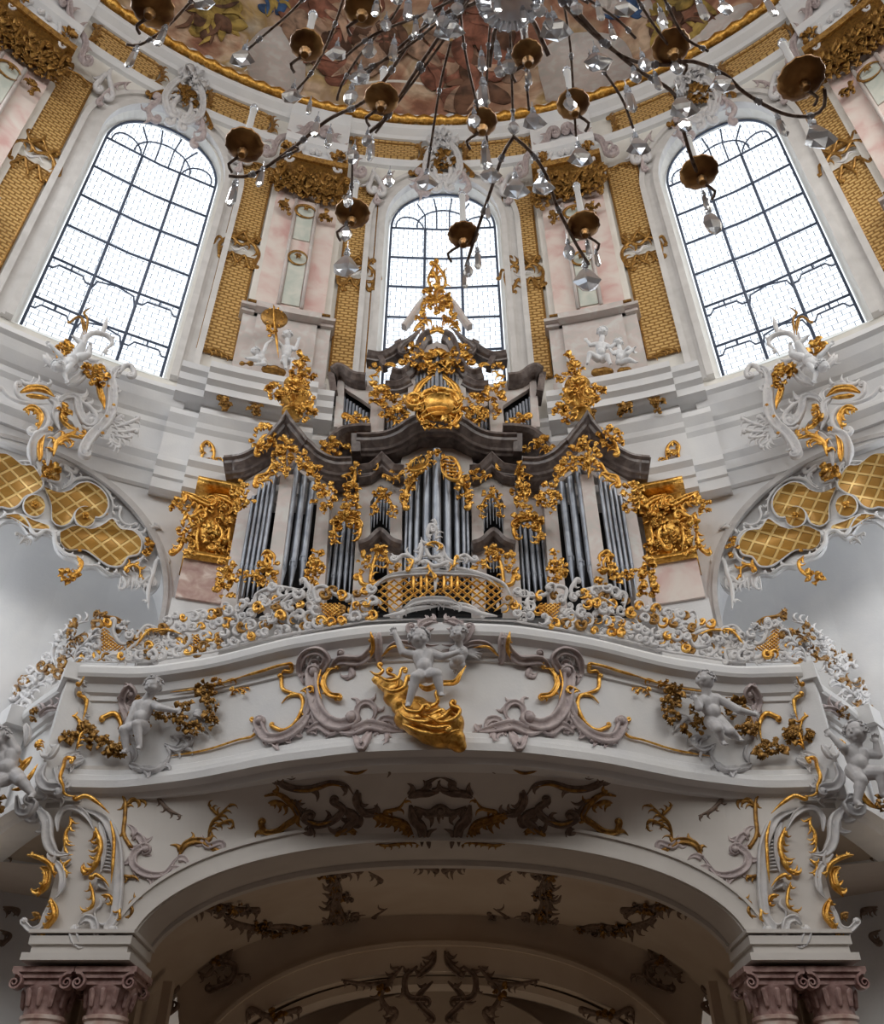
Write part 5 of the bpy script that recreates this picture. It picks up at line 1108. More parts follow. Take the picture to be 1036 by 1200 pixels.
# carving on the case
def vase_at(px, py, Y, s_, name, m_='gold'):
    c = P3(px, py, Y); mb = MB(); q = s_
    mb.lathe(c, [(r * q, z * q) for r, z in ((.10, -.55), (.20, -.53), (.20, -.48), (.08, -.42), (.08, -.36), (.26, -.22), (.30, -.05), (.22, .10), (.14, .16), (.16, .2), (.25, .25), (.24, .28), (.1, .3))], 20); return mb
for mir, side in SD:
    mm = None if mir is None else AX
    o = Orn(Fpl(10.5), mir=mm, ox=250, oy=480, sc=5.45, deep=1.2); g = 'gold'
    o.cl(g, 320, 195, 60, 70, 16, 3.6, .12, .2); o.st(g, 5, [(270, 280), (290, 220), (330, 170), (370, 180)], c0=3, c1=-4, nl=5); o.st(g, 4, [(290, 250), (340, 230), (370, 180), (375, 130)], c1=3, nl=3)
    for x, y, rx, ry, n in ((465, 250, 45, 50, 10), (460, 310, 60, 50, 14), (450, 380, 45, 50, 12), (540, 300, 36, 40, 9), (590, 360, 40, 40, 10), (655, 425, 34, 36, 9), (190, 520, 50, 36, 10), (190, 580, 60, 50, 16), (190, 630, 30, 30, 6), (715, 530, 55, 36, 10), (715, 590, 60, 46, 16), (705, 640, 30, 26, 6)): o.cl(g, x, y, rx, ry, n, 3.4, .10, .3)
    o.st(g, 4, [(460, 440), (455, 300), (465, 220), (480, 190)], nl=-4); o.st(g, 4.5, [(260, 480), (280, 430), (340, 410), (380, 350)], c0=3, c1=3, nl=5); o.st(g, 4, [(270, 470), (330, 450), (380, 400)], nl=3); o.st(g, 4, [(560, 340), (610, 400), (670, 440)], c1=3, nl=-5)
    o.cl(g, 355, 1010, 46, 60, 14, 3.6, .12, .2); o.cl(g, 340, 1090, 60, 50, 16, 3.6, .12, .2); o.st(g, 4, [(310, 960), (350, 930), (395, 960), (390, 1020)], up=.1); o.st(g, 3.4, [(330, 1030), (345, 970), (370, 1000), (360, 1060)], up=.1)
    o.cl(g, 90, 1020, 34, 50, 12, 3.4, .12, .2); o.cl(g, 85, 1100, 46, 50, 16, 3.8, .14, .2); o.cl(g, 80, 1170, 50, 40, 12, 4, .14, .2); o.cl(g, 665, 960, 26, 50, 10, 3.2, .12); o.cl(g, 660, 1030, 46, 40, 14, 3.4, .12, .2); o.cl(g, 650, 1080, 56, 30, 12, 3.4, .12, .2)
    for i in range(6): x = 165 + i * 22; o.cl(g, x, 1060 + i * 4, 12, 30, 4, 2.4, .04); 
    o.off = -.4
    o.cl(g, 850, 610, 80, 30, 18, 3.6, .1, .1); o.st(g, 7, [(770, 640), (800, 600), (860, 600), (920, 620)], c0=4, c1=4, nl=-5, fl=.6); o.st(g, 5, [(760, 620), (755, 690), (765, 760)], nl=-3, c0=3); o.st(g, 5, [(930, 620), (925, 680), (915, 730)], nl=3); o.cl(g, 760, 720, 18, 40, 7, 3); 
    o.cl(g, 890, 290, 24, 30, 7, 3.2, .1); o.st(g, 5, [(890, 260), (893, 330), (885, 380)], nl=3); o.cl(g, 880, 420, 38, 36, 12, 3.6, .12); o.cl(g, 870, 490, 26, 36, 9, 3.6, .12); o.cl(g, 870, 540, 46, 20, 9, 3.4, .1); o.st(g, 3, [(800, 320), (840, 310), (870, 290)], nl=3)
    o.cl(g, 735, 160, 50, 60, 18, 3.8, .14); o.cl(g, 695, 240, 46, 50, 14, 3.6, .12); o.cl(g, 600, 215, 38, 36, 10, 3.4, .1); o.st(g, 4, [(700, 280), (680, 220), (720, 150), (800, 90)], c0=3, nl=6)
    o.ox, o.oy, o.sc = 400, 500, 4.71; o.off = -.42
    o.cl(g, 222, 292, 40, 24, 11, 3, .08); o.st(g, 3, [(165, 400), (180, 330), (225, 280), (270, 330), (285, 410)], nl=9); o.cl(g, 176, 370, 15, 40, 7, 2.6); o.cl(g, 272, 380, 15, 40, 7, 2.6)
    o.cl(g, 212, 612, 40, 24, 12, 3, .1); o.st(g, 4.5, [(150, 760), (160, 690), (185, 620), (215, 600), (250, 640), (250, 700)], c0=3, nl=6); o.cl(g, 115, 680, 26, 60, 14, 3.2, .1); o.cl(g, 292, 690, 30, 26, 9, 3.2, .1); o.st(g, 6, [(95, 760), (110, 800), (170, 805), (240, 770), (320, 750)], c0=4, nl=0, up=.1)
    o.cl(g, 60, 170, 0.1, 0.1, 1, 2); o.st(g, 3, [(230, 170), (290, 190), (330, 150)], c0=2, c1=2, nl=4); o.cl(g, 300, 180, 30, 24, 7, 2.8, .06)
    o.st(g, 2, [(195, 100), (195, 140)], nl=2)
    # drapery of gilded carving beside the middle pipes
    o.off = -.3
    o.st(g, 6, [(345, 375), (360, 290), (400, 215), (450, 180), (500, 150)], nl=-9, fl=.8, c0=3); o.cl(g, 380, 250, 24, 36, 10, 3.2, .08); o.cl(g, 352, 330, 14, 40, 7, 2.8)
    # upper case
    o.ox, o.oy, o.sc = 400, 340, 4.71; o.off = -.55; o.F = Fpl(10.65)
    o.cl(g, 400, 690, 56, 44, 22, 4, .16, .2); o.cl(g, 350, 720, 26, 30, 8, 3.6, .1); o.st(g, 5, [(410, 460), (440, 400), (490, 360), (530, 330)], nl=-7, fl=.7); o.st(g, 4, [(430, 380), (470, 360), (510, 320)], nl=5)
    o.cl(g, 305, 575, 50, 26, 14, 3.4, .1); o.st(g, 4, [(255, 560), (300, 600), (355, 580)], c0=3, c1=-3, nl=4); o.cl(g, 310, 490, 36, 20, 8, 3, .08); o.cl(g, 205, 470, 42, 40, 14, 4, .12, .2); o.cl(g, 205, 540, 20, 36, 7, 3.2, .1); o.cl(g, 160, 430, 20, 40, 6, 3.2)
    o.cl(g, 205, 740, 20, 36, 9, 3.2, .1); o.cl(g, 205, 795, 46, 26, 12, 3.6, .12); o.cl(g, 70, 765, 80, 14, 14, 3, .08); o.cl(g, 110, 600, 0.1, .1, 1, 2); o.st(g, 5, [(10, 560), (60, 590), (110, 640), (150, 660)], nl=9, fl=.8, c0=3); o.cl(g, 60, 590, 50, 20, 8, 3, .06); o.cl(g, 120, 630, 30, 26, 7, 3, .06)
    o.st(g, 3, [(140, 350), (180, 340), (200, 310)], nl=3); o.st(g, 4, [(230, 290), (260, 280), (300, 290)], nl=2); o.cl(g, 180, 310, 24, 16, 6, 2.8)
    o.ox, o.oy, o.sc = 440, 340, 6.907
    o.st(g, 5.5, [(370, 270), (385, 220), (430, 165), (500, 140), (516, 140)], nl=-8, fl=.6); o.st(g, 5, [(230, 400), (250, 330), (310, 290), (370, 310)], c0=-4, c1=4, nl=4); o.cl(g, 300, 400, 60, 46, 14, 3.6, .12, .2); o.cl(g, 300, 310, 46, 30, 9, 3.2, .1); o.st(g, 6, [(230, 400), (280, 440), (350, 430)], nl=0)
    o.cl(g, 500, 400, 90, 50, 16, 4, .14, .2); o.cl(g, 430, 460, 60, 30, 12, 3.6, .1, .2); o.st(g, 5, [(300, 680), (330, 600), (400, 540), (460, 490)], nl=9, fl=.7); o.cl(g, 175, 720, 60, 30, 10, 3, .08); o.cl(g, 170, 830, 80, 36, 18, 3.2, .1)
    o.st('cornice', 9, [(205, 285), (280, 220), (345, 150), (390, 110)], c0=5); o.st(g, 4, [(300, 150), (350, 90), (390, 60), (440, 50)], nl=6); o.cl(g, 380, 60, 40, 40, 8, 3, .08)
    o.ox, o.oy, o.sc = 480, 300, 1
    o.cl(g, 30, 28, 10, 10, 12, 3.4, .08); o.st(g, 4, [(16, 42), (14, 30), (24, 20), (32, 24)], nl=4, c1=2)
    lst = [q for q in o.plist() if q[1].v]
    for q in lst: link(q[0] if q[2] == 'gold' else 'scroll_bracket', q[1], q[2], ORG, True)
# centre shell, crown, monogram and lattice shields
o = Orn(Fpl(10.2), ox=400, oy=340, sc=4.71, deep=1.6)
o.st('gold', 13, [(440, 640), (470, 600), (540, 585), (610, 600), (640, 640)], c0=-9, c1=9, nl=0); o.st('gold', 13, [(430, 720), (480, 700), (540, 690), (600, 700), (650, 720)], nl=0); o.st('gold', 7, [(470, 650), (430, 700), (470, 750), (540, 765)], c0=-4); o.st('gold', 7, [(610, 650), (650, 700), (610, 750), (540, 765)], c0=4); o.cl('gold', 440, 640, 26, 40, 10, 4, .12, .1); o.cl('gold', 640, 640, 26, 40, 10, 4, .12, .1); o.cl('gold', 540, 750, 80, 20, 12, 4, .1, .1)
o.cl('gold', 540, 600, 46, 26, 10, 4, .14, .1); o.st('gold', 6, [(500, 590), (540, 560), (580, 590)], nl=6)
P = [(455, 640), (490, 610), (540, 600), (600, 615), (630, 660), (600, 710), (540, 725), (480, 710)]; o.plate('gold', P, .14, .0)
o.ox, o.oy, o.sc = 480, 300, 1
for p, w_, c in (([(32, 60), (30, 46), (34, 34), (30, 22)], 5, -3), ([(26, 40), (22, 28), (28, 14), (30, 6)], 3.4, 2), ([(38, 42), (42, 28), (34, 14), (27, 8)], 3.4, -2), ([(31, 34), (32, 20), (31, 8)], 3, 1), ([(18, 58), (24, 48), (32, 52), (40, 48), (46, 58)], 4.5, 2)): o.st('gold', w_, p, c1=c, nl=3)
o.cl('gold', 32, 48, 14, 9, 14, 3.6, .12, .2)
o.off = -.45
P = [(10 + 12.5 * cos(i * .628), 227 + 7.5 * sin(i * .628) - 4 * cos(i * .628)) for i in range(10)]
o.plate('gold', P, .06, .08, border='gold', bw=3)
for i in range(14): a = i * .449; o.st('gold', 2.6, [(10 + 12 * cos(a), 227 + 7 * sin(a) - 4 * cos(a)), (10 + 17.5 * cos(a), 227 + 12 * sin(a) - 5 * cos(a))], up=.1)
for pts in ([(3, 233), (4, 226)], [(6, 232), (8, 224), (11, 230)], [(7, 229), (10, 228)], [(14, 229), (12, 224), (15, 220), (18, 223), (17, 228), (14, 229)]): o.st('black', 1.7, pts, up=.17, hgt=.3)
P = [(36, 222), (44, 218), (54, 222), (60, 236), (56, 246), (44, 242), (38, 234)]
for k in range(6): y = 221 + k * 4; o.st('gold', 2, [(37 + k, y), (48, y + 1.5), (58 + k * .5, y + 2)], up=.08); o.st('gold', 2, [(38 + k * 4, 219 + k), (40 + k * 4, 243)], up=.06)
o.st('gold', 4, P + [P[0]], up=.1, nl=6); o.cl('gold', 64, 252, 7, 12, 9, 3.4, .08, .1); o.cl('gold', 30, 216, 9, 6, 8, 3, .08)
for q in o.plist(): link('gilded_carving' if q[2] == 'gold' else 'monogram_letter', q[1], q[2], ORG, True, label='bright gilded shell and crown carving' if q[2] == 'gold' else None)
# gilded vases on the two end towers
for mir, side in SD:
    X = 346 if mir is None else 678
    mb = vase_at(X, 462, 10.7, .9, 'v'); o = Orn(Fpl(10.35), mir=None if mir is None else AX, ox=270, oy=370, sc=7.97)
    for x, y, rx, ry, n in ((680, 440, 24, 30, 8), (640, 540, 50, 50, 14), (740, 600, 40, 34, 9), (430, 740, 60, 50, 14), (510, 790, 60, 60, 14), (640, 690, 80, 40, 14), (700, 960, 60, 50, 12), (780, 920, 36, 36, 8), (720, 800, 40, 60, 9)): o.cl('gold', x, y, rx, ry, n, 3.6, .14, .3)
    o.st('gold', 5, [(600, 620), (580, 690), (620, 720)], c0=3, nl=4); o.st('gold', 4, [(660, 640), (640, 520), (680, 420)], nl=4)
    assemble('gilded_vase', 'gilded urn with trailing flowers on the peak of the %s organ tower' % side, 'vase', [('urn_body', mb, 'gold')] + o.plist(), 'gilded urns on the organ towers')

# ================================================================== BALUSTRADE
def topz(px):   # upper outline of the openwork (photo row) for the left half
    T = [(90, 744), (100, 732), (112, 716), (130, 716), (150, 730), (170, 730), (190, 722), (214, 706), (240, 704), (262, 700), (285, 694), (300, 686), (325, 674), (350, 680), (372, 686), (386, 676), (402, 684), (420, 680), (440, 674), (470, 660), (512, 655)]
    return interp(T, px)
def railpy(px): return interp([(90, 778), (130, 778), (170, 778), (250, 766), (300, 753), (340, 745), (430, 730), (516, 727)], px)
for mir, side in SD:
    o = Orn(Fbal, off=.0, mir=mir, ox=180, oy=660, sc=3.047, deep=1.3); W = 'white'; g = 'gold'
    o.st(W, 4.5, [(110, 180), (108, 230), (160, 238), (185, 172), (115, 176)]); o.st(W, 5, [(368, 165), (368, 115), (430, 88), (522, 92)], nl=5, fl=.5); o.st(W, 4, [(378, 170), (450, 125), (530, 104)], c1=3); o.st(W, 4, [(460, 140), (500, 110), (530, 120)], c0=3)
    for x, y, r, w_ in ((345, 225, 26, 4), (396, 222, 28, 4), (460, 200, 30, 4), (506, 150, 20, 3.6), (560, 195, 22, 4), (235, 275, 24, 4), (752, 160, 28, 4), (797, 160, 28, 4), (318, 150, 18, 3.5), (284, 190, 18, 3.5), (200, 190, 20, 3.5), (260, 160, 16, 3.4), (430, 160, 18, 3.4), (500, 205, 20, 3.4), (60, 300, 24, 4), (20, 310, 20, 3.4)):
        o.ring(W, w_, x, y, r, rnd.uniform(0, 6), rnd.uniform(0, 6) + 5.2 if 0 else 5.6, nl=4); o.ring('darkgold' if rnd.random() < .5 else g, 2.4, x, y, r * .55, 1, 5)
    o.st(W, 5, [(582, 135), (575, 95), (610, 84), (650, 112), (690, 120), (770, 118)], c0=3); o.st(W, 5, [(540, 60), (560, 100), (545, 130)], c0=3, nl=3); o.st(W, 5, [(700, 190), (715, 140), (700, 110)], nl=3)
    o.st(W, 6, [(820, 190), (880, 182), (930, 165), (1036, 150)], nl=0); o.st(W, 4, [(870, 185), (930, 150), (1036, 140)], c0=2, nl=4); o.st(W, 5, [(770, 120), (800, 75), (880, 40), (960, 20), (1036, 15)])
    o.st(W, 5, [(0, 250), (70, 240), (130, 262), (115, 300), (70, 295)], c1=3, nl=3); o.st(W, 5, [(-60, 262), (-20, 225), (40, 245)], c0=3, nl=4); o.st(g, 3, [(0, 252), (60, 246), (110, 262)], up=.05)
    o.st(g, 3, [(-30, 250), (10, 240)], nl=3, up=.05)
    # gilded trellis fields
    def trellis(poly, n1, n2, w_):
        xs = [p[0] for p in poly]; ys = [p[1] for p in poly]; x0, x1, y0, y1 = min(xs), max(xs), min(ys), max(ys)
        def inside(x, y):
            c = False; j = len(poly) - 1
            for i in range(len(poly)):
                a, b = poly[i], poly[j]
                if (a[1] > y) != (b[1] > y) and x < (b[0] - a[0]) * (y - a[1]) / (b[1] - a[1]) + a[0]: c = not c
                j = i
            return c
        for s_ in (-1, 1):
            k = (y1 - y0) * s_ * 1.0
            for i in range(-n1, n1 * 2):
                xa = x0 + (x1 - x0) * i / n1; seg = []
                for t in range(25):
                    X, Y = xa + k * 1.3 * t / 24 * 1.0, y0 + (y1 - y0) * t / 24
                    if inside(X, Y): seg.append((X, Y))
                if len(seg) > 2: o.st(g, w_, [seg[0], seg[len(seg) // 2], seg[-1]], hgt=.9)
    trellis([(800, 70), (850, 56), (940, 40), (1032, 34), (1032, 140), (930, 150), (870, 175), (830, 180), (790, 150)], 7, 1, 2.3)
    trellis([(592, 142), (672, 140), (672, 185), (620, 206), (598, 180)], 5, 1, 2.0); trellis([(135, 255), (212, 250), (205, 290), (140, 296)], 5, 1, 2.0)
    o.ox, o.oy, o.sc = 0, 690, 4
    trellis([(460, 200), (500, 180), (540, 240), (600, 280), (560, 300), (470, 300)], 7, 1, 1.7)
    o.st(W, 5, [(540, 150), (535, 210), (570, 260), (640, 250)], c0=3, nl=-4); o.st('darkgold', 4, [(460, 110), (490, 130), (550, 140), (600, 170)], nl=6, c0=3); o.st(W, 4, [(440, 200), (430, 260), (460, 320)], c1=3, nl=-3); o.st(W, 5, [(600, 290), (650, 250), (690, 210), (780, 200)], c0=3, nl=5); o.st(g, 3, [(640, 280), (700, 210), (780, 195)], up=.05)
    o.st(W, 5, [(480, 330), (540, 310), (600, 330), (680, 290), (720, 310)], nl=8); o.st(W, 4, [(690, 280), (730, 290), (720, 340)], c1=-3)
    o.cl('darkgold', 470, 120, 20, 14, 6, 3); o.cl(W, 600, 190, 30, 16, 7, 3)
    o.ox, o.oy, o.sc = 0, 0, 1
    # low filling of small C-scrolls between the traced pieces
    x = 96
    while x < 505:
        yt, yb = topz(x) + 3, railpy(x) - 3; n = max(1, int((yb - yt) / 13))
        for k in range(n):
            y = yb - 5 - k * (yb - yt - 6) / n + rnd.uniform(-2, 2); xx = x + rnd.uniform(-3, 3)
            if (438 < xx < 512 and y > 672) or (115 < xx < 150 and 735 < y < 765) or (373 < xx < 400 and 703 < y < 727): continue
            a = rnd.uniform(0, 6.28); r = rnd.uniform(3.5, 6); m_ = rnd.choice((W, W, W, 'darkgold', g))
            o.st(m_, rnd.uniform(3.4, 4.8), [(xx + r * cos(a + t * .9), y + r * sin(a + t * .9)) for t in range(5)], c0=rnd.choice((0, 2.5)), c1=2.5, nl=rnd.choice((0, 2, 3)), up=rnd.uniform(-.03, .05))
        x += 9.5
    o.st(W, 3, [(x_, railpy(x_) - 2) for x_ in range(92, 517, 12)])
    o.done('balustrade', 'openwork balustrade of white and gilded scrolls with trellis fields, %s half of the gallery rail' % side, 'balustrade', names={})
    # side balustrade running back into the arched recess
    o = Orn(lambda x, y, z: y - (Yr(x) + .12), off=.0, mir=mir, ox=0, oy=690, sc=4, deep=1.3)
    for i in range(46):
        t = rnd.random(); X = 70 - 95 * t; base = 790 + 78 * t if X < 70 else 780; ht = 46 if X > 30 else 34
        Y_ = base - rnd.uniform(2, ht * (1 if X < 60 else .9)); a = rnd.uniform(0, 6.28); r = rnd.uniform(4, 7); X2 = X + rnd.uniform(-3, 20)
        q = [(X2 + r * cos(a + k * .9), Y_ + r * sin(a + k * .9)) for k in range(5)]; q = [((2 * mir - p[0]) if mir else p[0], p[1]) for p in q]
        o.st(rnd.choice(('white', 'white', 'white', 'darkgold')), rnd.uniform(3, 4.4), q, c0=2.5, c1=3, nl=3, up=rnd.uniform(-.03, .05), raw=True)
    o.st('white', 5, [(260, 360), (250, 300), (290, 220), (350, 170), (420, 150)], nl=-9); o.st('white', 5, [(350, 350), (370, 290), (420, 240), (435, 180)], nl=6); o.st('darkgold', 4, [(300, 330), (330, 260), (400, 200)], nl=7); o.cl('darkgold', 370, 210, 40, 50, 14, 3.4, .08); o.cl('white', 320, 260, 40, 50, 14, 3.4, .08)
    o.st('white', 5, [(0, 600), (60, 560), (130, 500), (200, 440), (240, 420)], nl=8); o.st('white', 4, [(0, 650), (70, 610), (120, 560)], nl=6)
    o.done('side_balustrade', 'openwork scroll balustrade curving back at the %s end of the gallery' % side, 'balustrade', 'side balustrades of the gallery')
# finial and crest above the middle of the rail
o = Orn(Fbal, off=.02, ox=400, oy=590, sc=4.504, deep=1.3)
for p, w_, c in (([(480, 210), (450, 240), (470, 290), (520, 290)], 5, 4), ([(440, 250), (480, 215), (530, 230), (540, 280)], 5, 4), ([(470, 210), (455, 170), (470, 120), (495, 130)], 5, 4), ([(495, 200), (500, 160), (480, 150)], 4, 3), ([(470, 100), (490, 90), (500, 110)], 3, 2), ([(420, 200), (425, 250), (410, 310)], 5, 2), ([(400, 330), (440, 310), (490, 340), (560, 320)], 6, 3), ([(540, 250), (560, 300), (600, 320)], 5, -3), ([(600, 360), (600, 310), (650, 280), (690, 310)], 5, -4), ([(380, 350), (380, 300), (330, 280), (290, 310)], 5, 4)): o.st('white', w_, p, c1=c, nl=3)
for p in ([(440, 240), (490, 222), (530, 240)], [(460, 330), (470, 370), (500, 400)], [(340, 310), (380, 320), (360, 370)], [(570, 330), (590, 350), (600, 300)]): o.st('gold', 3, p, nl=3, up=.05, c1=2)
for x in (380, 420, 450, 495, 540, 580, 610): o.st('gold' if x != 495 else 'white', 4, [(x, 370), (x + 2, 420), (x, 480)])
o.st('white', 7, [(180, 440), (240, 400), (320, 385), (400, 380), (495, 375), (590, 380), (700, 385), (780, 410), (830, 450)]); o.st('white', 9, [(330, 560), (400, 530), (495, 520), (590, 530), (650, 560)], nl=7, fl=.5)
o.done('rail_finial', 'white and gilded spiral finial at the middle of the gallery balustrade', 'finial')
# ================================================================== CHERUBS
def cherub(name, label, F, J, hr, m='statue', group='stucco cherubs', wings=None, cloth=None, hair=True):
    """one continuous body grown over the pose; J: joint -> (photo x, photo y, metres in front of the surface); hr = head radius in photo pixels"""
    def pt(k): x, y, u = J[k]; P = hit(F, x, y); return P + nrm(F, P) * u
    j = {k: pt(k) for k in J}; s = hr * (j['head'].y * cos(TH) + j['head'].z * sin(TH)) / FOC * 1.08
    b = MB(); hd = j['head']; neck, hip = j['neck'], j['hip']; up = (neck - hip).normalized(); fw = V((0, -1, -.15)).normalized(); sd = up.cross(fw).normalized()
    face = (V(J_face.get(name, (0, -1, -.35)))).normalized()
    # head with cheeks, brow, nose, chin, ears, lids and lips
    b.ball(hd, s, 16, 12, (.92, 1, 1.06)); r_ = face.cross(V((0, 0, 1))).normalized(); u_ = r_.cross(face).normalized()
    def fp(a, c, d): return hd + r_ * a * s + u_ * c * s + face * d * s
    for q in (-1, 1): b.ball(fp(.38 * q, -.30, .68), s * .36, 10, 8); b.ball(fp(.95 * q, -.05, .0), s * .2, 8, 6, (.6, 1, 1.3)); b.capsule(fp(.15 * q, .22, .92), fp(.58 * q, .18, .74), s * .1, s * .08, 6); b.ball(fp(.34 * q, .03, .84), s * .12, 8, 6)
    b.capsule(fp(0, .12, .92), fp(0, -.16, 1.10), s * .09, s * .13, 8); b.ball(fp(0, -.68, .62), s * .24, 8, 6); b.capsule(fp(-.16, -.42, .92), fp(.16, -.42, .92), s * .08, s * .08, 6); b.capsule(fp(-.12, -.54, .88), fp(.12, -.54, .88), s * .07, s * .07, 6)
    b.capsule(hd - u_ * s * .5, neck, s * .48, s * .55)
    # trunk
    mid = neck.lerp(hip, .5); L_ = (neck - hip).length
    b.capsule(neck.lerp(hip, .18) + sd * s * .42, hip.lerp(neck, .35), s * .78, s * .84, 14); b.capsule(neck.lerp(hip, .18) - sd * s * .42, hip.lerp(neck, .35), s * .78, s * .84, 14)
    b.ball(hip.lerp(neck, .35) + fw * s * .32, s * .86, 14, 10); b.ball(hip + sd * s * .3, s * .74, 12, 8); b.ball(hip - sd * s * .3, s * .74, 12, 8)
    for q in (-1, 1): b.ball(neck.lerp(hip, .25) + sd * q * s * .42 + fw * s * .42, s * .36, 10, 8)
    for q, S_ in ((1, 'R'), (-1, 'L')):
        if 'el' + S_ in j:
            sh = neck.lerp(hip, .12) + (sd * s * .95 if (j['el' + S_] - neck).dot(sd) > 0 else -sd * s * .95)
            el, ha = j['el' + S_], j['ha' + S_]
            b.ball(sh, s * .46, 10, 8); b.capsule(sh, el, s * .50, s * .43); b.capsule(el, ha, s * .43, s * .29)
            d = (ha - el).normalized(); c = ha + d * s * .22; a = d.cross(fw).normalized(); b.ball(c, s * .29, 10, 8, (1, 1, 1)); b.ball(c + d * s * .12, s * .26, 10, 8)
            for f in range(4):
                o_ = (f - 1.5) * .155 * s; l = (.40, .48, .45, .34)[f] * s; p0 = c + d * s * .25 + a * o_; p1 = p0 + d * l * .6 + a * o_ * .35 + fw * l * .1; p2 = p1 + d * l * .4 + fw * l * .35
                b.capsule(p0, p1, s * .085, s * .078, 6); b.capsule(p1, p2, s * .078, s * .06, 6)
            p0 = c - a * s * .2; p1 = p0 - a * s * .26 + d * s * .12; b.capsule(p0, p1, s * .1, s * .085, 6); b.capsule(p1, p1 + d * s * .2 - a * s * .03, s * .085, s * .065, 6)
        if 'kn' + S_ in j:
            kn, ft = j['kn' + S_], j['ft' + S_]; hp = hip + (sd * s * .42 if (kn - hip).dot(sd) > 0 else -sd * s * .42)
            b.capsule(hp, kn, s * .80, s * .60, 12); b.ball(kn, s * .60, 10, 8); b.capsule(kn, ft, s * .56, s * .32, 12); b.ball(kn.lerp(ft, .3) - fw * s * .1, s * .54, 10, 8)
            t = (fw + V((0, 0, -.6)) + (kn - hip).normalized() * .3).normalized(); b.capsule(ft, ft + t * s * .62, s * .25, s * .22, 8); a = t.cross(V((0, 0, 1))).normalized()
            for f in range(5): b.ball(ft + t * s * .82 + a * (f - 2) * s * .115, s * (.12, .1, .1, .09, .085)[f], 6, 5)
    base = V(hip); root = link(name, b, m, None, True, base=base); tag(root, label, 'cherub', group)
    rm = root.modifiers.new('skin', 'REMESH'); rm.mode = 'VOXEL'; rm.voxel_size = max(.008, s * .075); rm.use_smooth_shade = True
    sm = root.modifiers.new('soft', 'SMOOTH'); sm.factor = .5; sm.iterations = 2
    root['_b'] = tuple(base)
    if hair:
        h = MB()
        for i in range(46):
            a = rnd.uniform(0, 2 * pi); c = rnd.uniform(-.1, 1); d = V((cos(a) * sqrt(1 - c * c), sin(a) * sqrt(1 - c * c), c))
            if d.dot(face) > .45 and d.z < .75: continue
            P = hd + d * s * 1.0; k = s * rnd.uniform(.2, .32); q = d.orthogonal().normalized()
            h.tube([P + (q * cos(t * .9) + d.cross(q) * sin(t * .9)) * k * (1 - t * .1) + d * k * .15 * t for t in range(7)], [k * .45 * (1 - .08 * t) for t in range(7)], 6)
        link('hair', h, m, root, True)
    if wings:
        for k, (x, y, dx, dy) in enumerate(wings):
            wm = MB(); P = hit(F, x, y); n = nrm(F, P); P = P + n * .10
            for i in range(7):
                a = math.atan2(dy, dx) + (i - 3) * .22; l = math.hypot(dx, dy) * (1 - .06 * abs(i - 2)); q = hit(F, x + cos(a) * l, y + sin(a) * l) + n * (.04 + .01 * i)
                pts = [P.lerp(q, t / 5) + n * .03 * sin(t * .6) for t in range(6)]; wm.tube(pts, [s * .12, s * .2, s * .22, s * .2, s * .15, s * .05], 6)
            link('wing', wm, m, root, True)
    if cloth:
        mt, path, w_ = cloth; o = Orn(F, off=.16); o.st(mt, w_, path, hgt=.35); 
        for q in o.plist(): link('drapery', q[1], q[2], root, True, label='gilded drapery sash' if 'gold' in mt else None)
    return root
J_face = {}
def cloudmass(name, label, F, blobs, m, cat='cloud', group=None, vs=.03):
    b = MB()
    for x, y, u, r in blobs:
        P = hit(F, x, y); n = nrm(F, P); s = (P.y * cos(TH) + P.z * sin(TH)) / FOC; b.ball(P + n * u, r * s, 14, 10, (1.15, 1, .85))
    o = link(name, b, m, None, True, base=low([b])); tag(o, label, cat, group)
    r = o.modifiers.new('skin', 'REMESH'); r.mode = 'VOXEL'; r.voxel_size = vs; r.use_smooth_shade = True; q = o.modifiers.new('soft', 'SMOOTH'); q.iterations = 3; return o
# centre of the gallery front: cherub on a gilded cloud, winged head above
C4 = lambda x, y, u: (430 + x / 6.475, 740 + y / 6.475, u)
cl = [C4(95, 400, .10) + (7,), C4(150, 440, .12) + (9,), C4(210, 470, .16) + (13,), C4(240, 560, .18) + (14,), C4(290, 520, .16) + (12,), C4(300, 640, .22) + (14,), C4(380, 640, .2) + (15,), C4(460, 700, .22) + (17,), C4(330, 740, .24) + (15,), C4(420, 790, .28) + (18,), C4(520, 800, .30) + (19,), C4(610, 780, .28) + (17,), C4(660, 790, .22) + (10,), C4(560, 870, .26) + (17,), C4(640, 880, .22) + (14,), C4(480, 860, .24) + (13,), C4(690, 920, .16) + (9,)]
GC = cloudmass('gilded_cloud', 'billowing bright gilded cloud under the central cherub, hanging over the gallery edge', Ffig, cl, 'gold', vs=.025)
o = Orn(Ffig, ox=430, oy=740, sc=6.475, off=.44, deep=1.3)
for p, w_, c in (([(130, 480), (200, 520), (270, 500), (290, 440)], 4, 4), ([(160, 570), (230, 600), (310, 570), (330, 500)], 5, 3), ([(270, 740), (330, 800), (440, 830), (560, 800), (640, 720)], 6, 4), ([(400, 680), (470, 720), (540, 680), (530, 620)], 5, 4), ([(380, 740), (470, 780), (560, 740)], 5, 3), ([(300, 840), (420, 900), (560, 920), (680, 880)], 6, 0)): o.st('gold', w_, p, c1=c)
o.off = .30
for p, w_, c in (([(60, 400), (110, 430), (150, 400), (120, 370)], 4, 3), ([(120, 500), (190, 540), (250, 520), (250, 450), (190, 420)], 4, 4)): o.st('gold', w_, p, c1=c)
o.off = .50
for p, w_, c in (([(480, 800), (560, 850), (650, 820), (680, 760), (630, 730)], 5, 4), ([(430, 860), (520, 890), (600, 880)], 5, 3), ([(300, 700), (340, 760), (420, 770), (450, 730)], 5, 4)): o.st('gold', w_, p, c1=c)
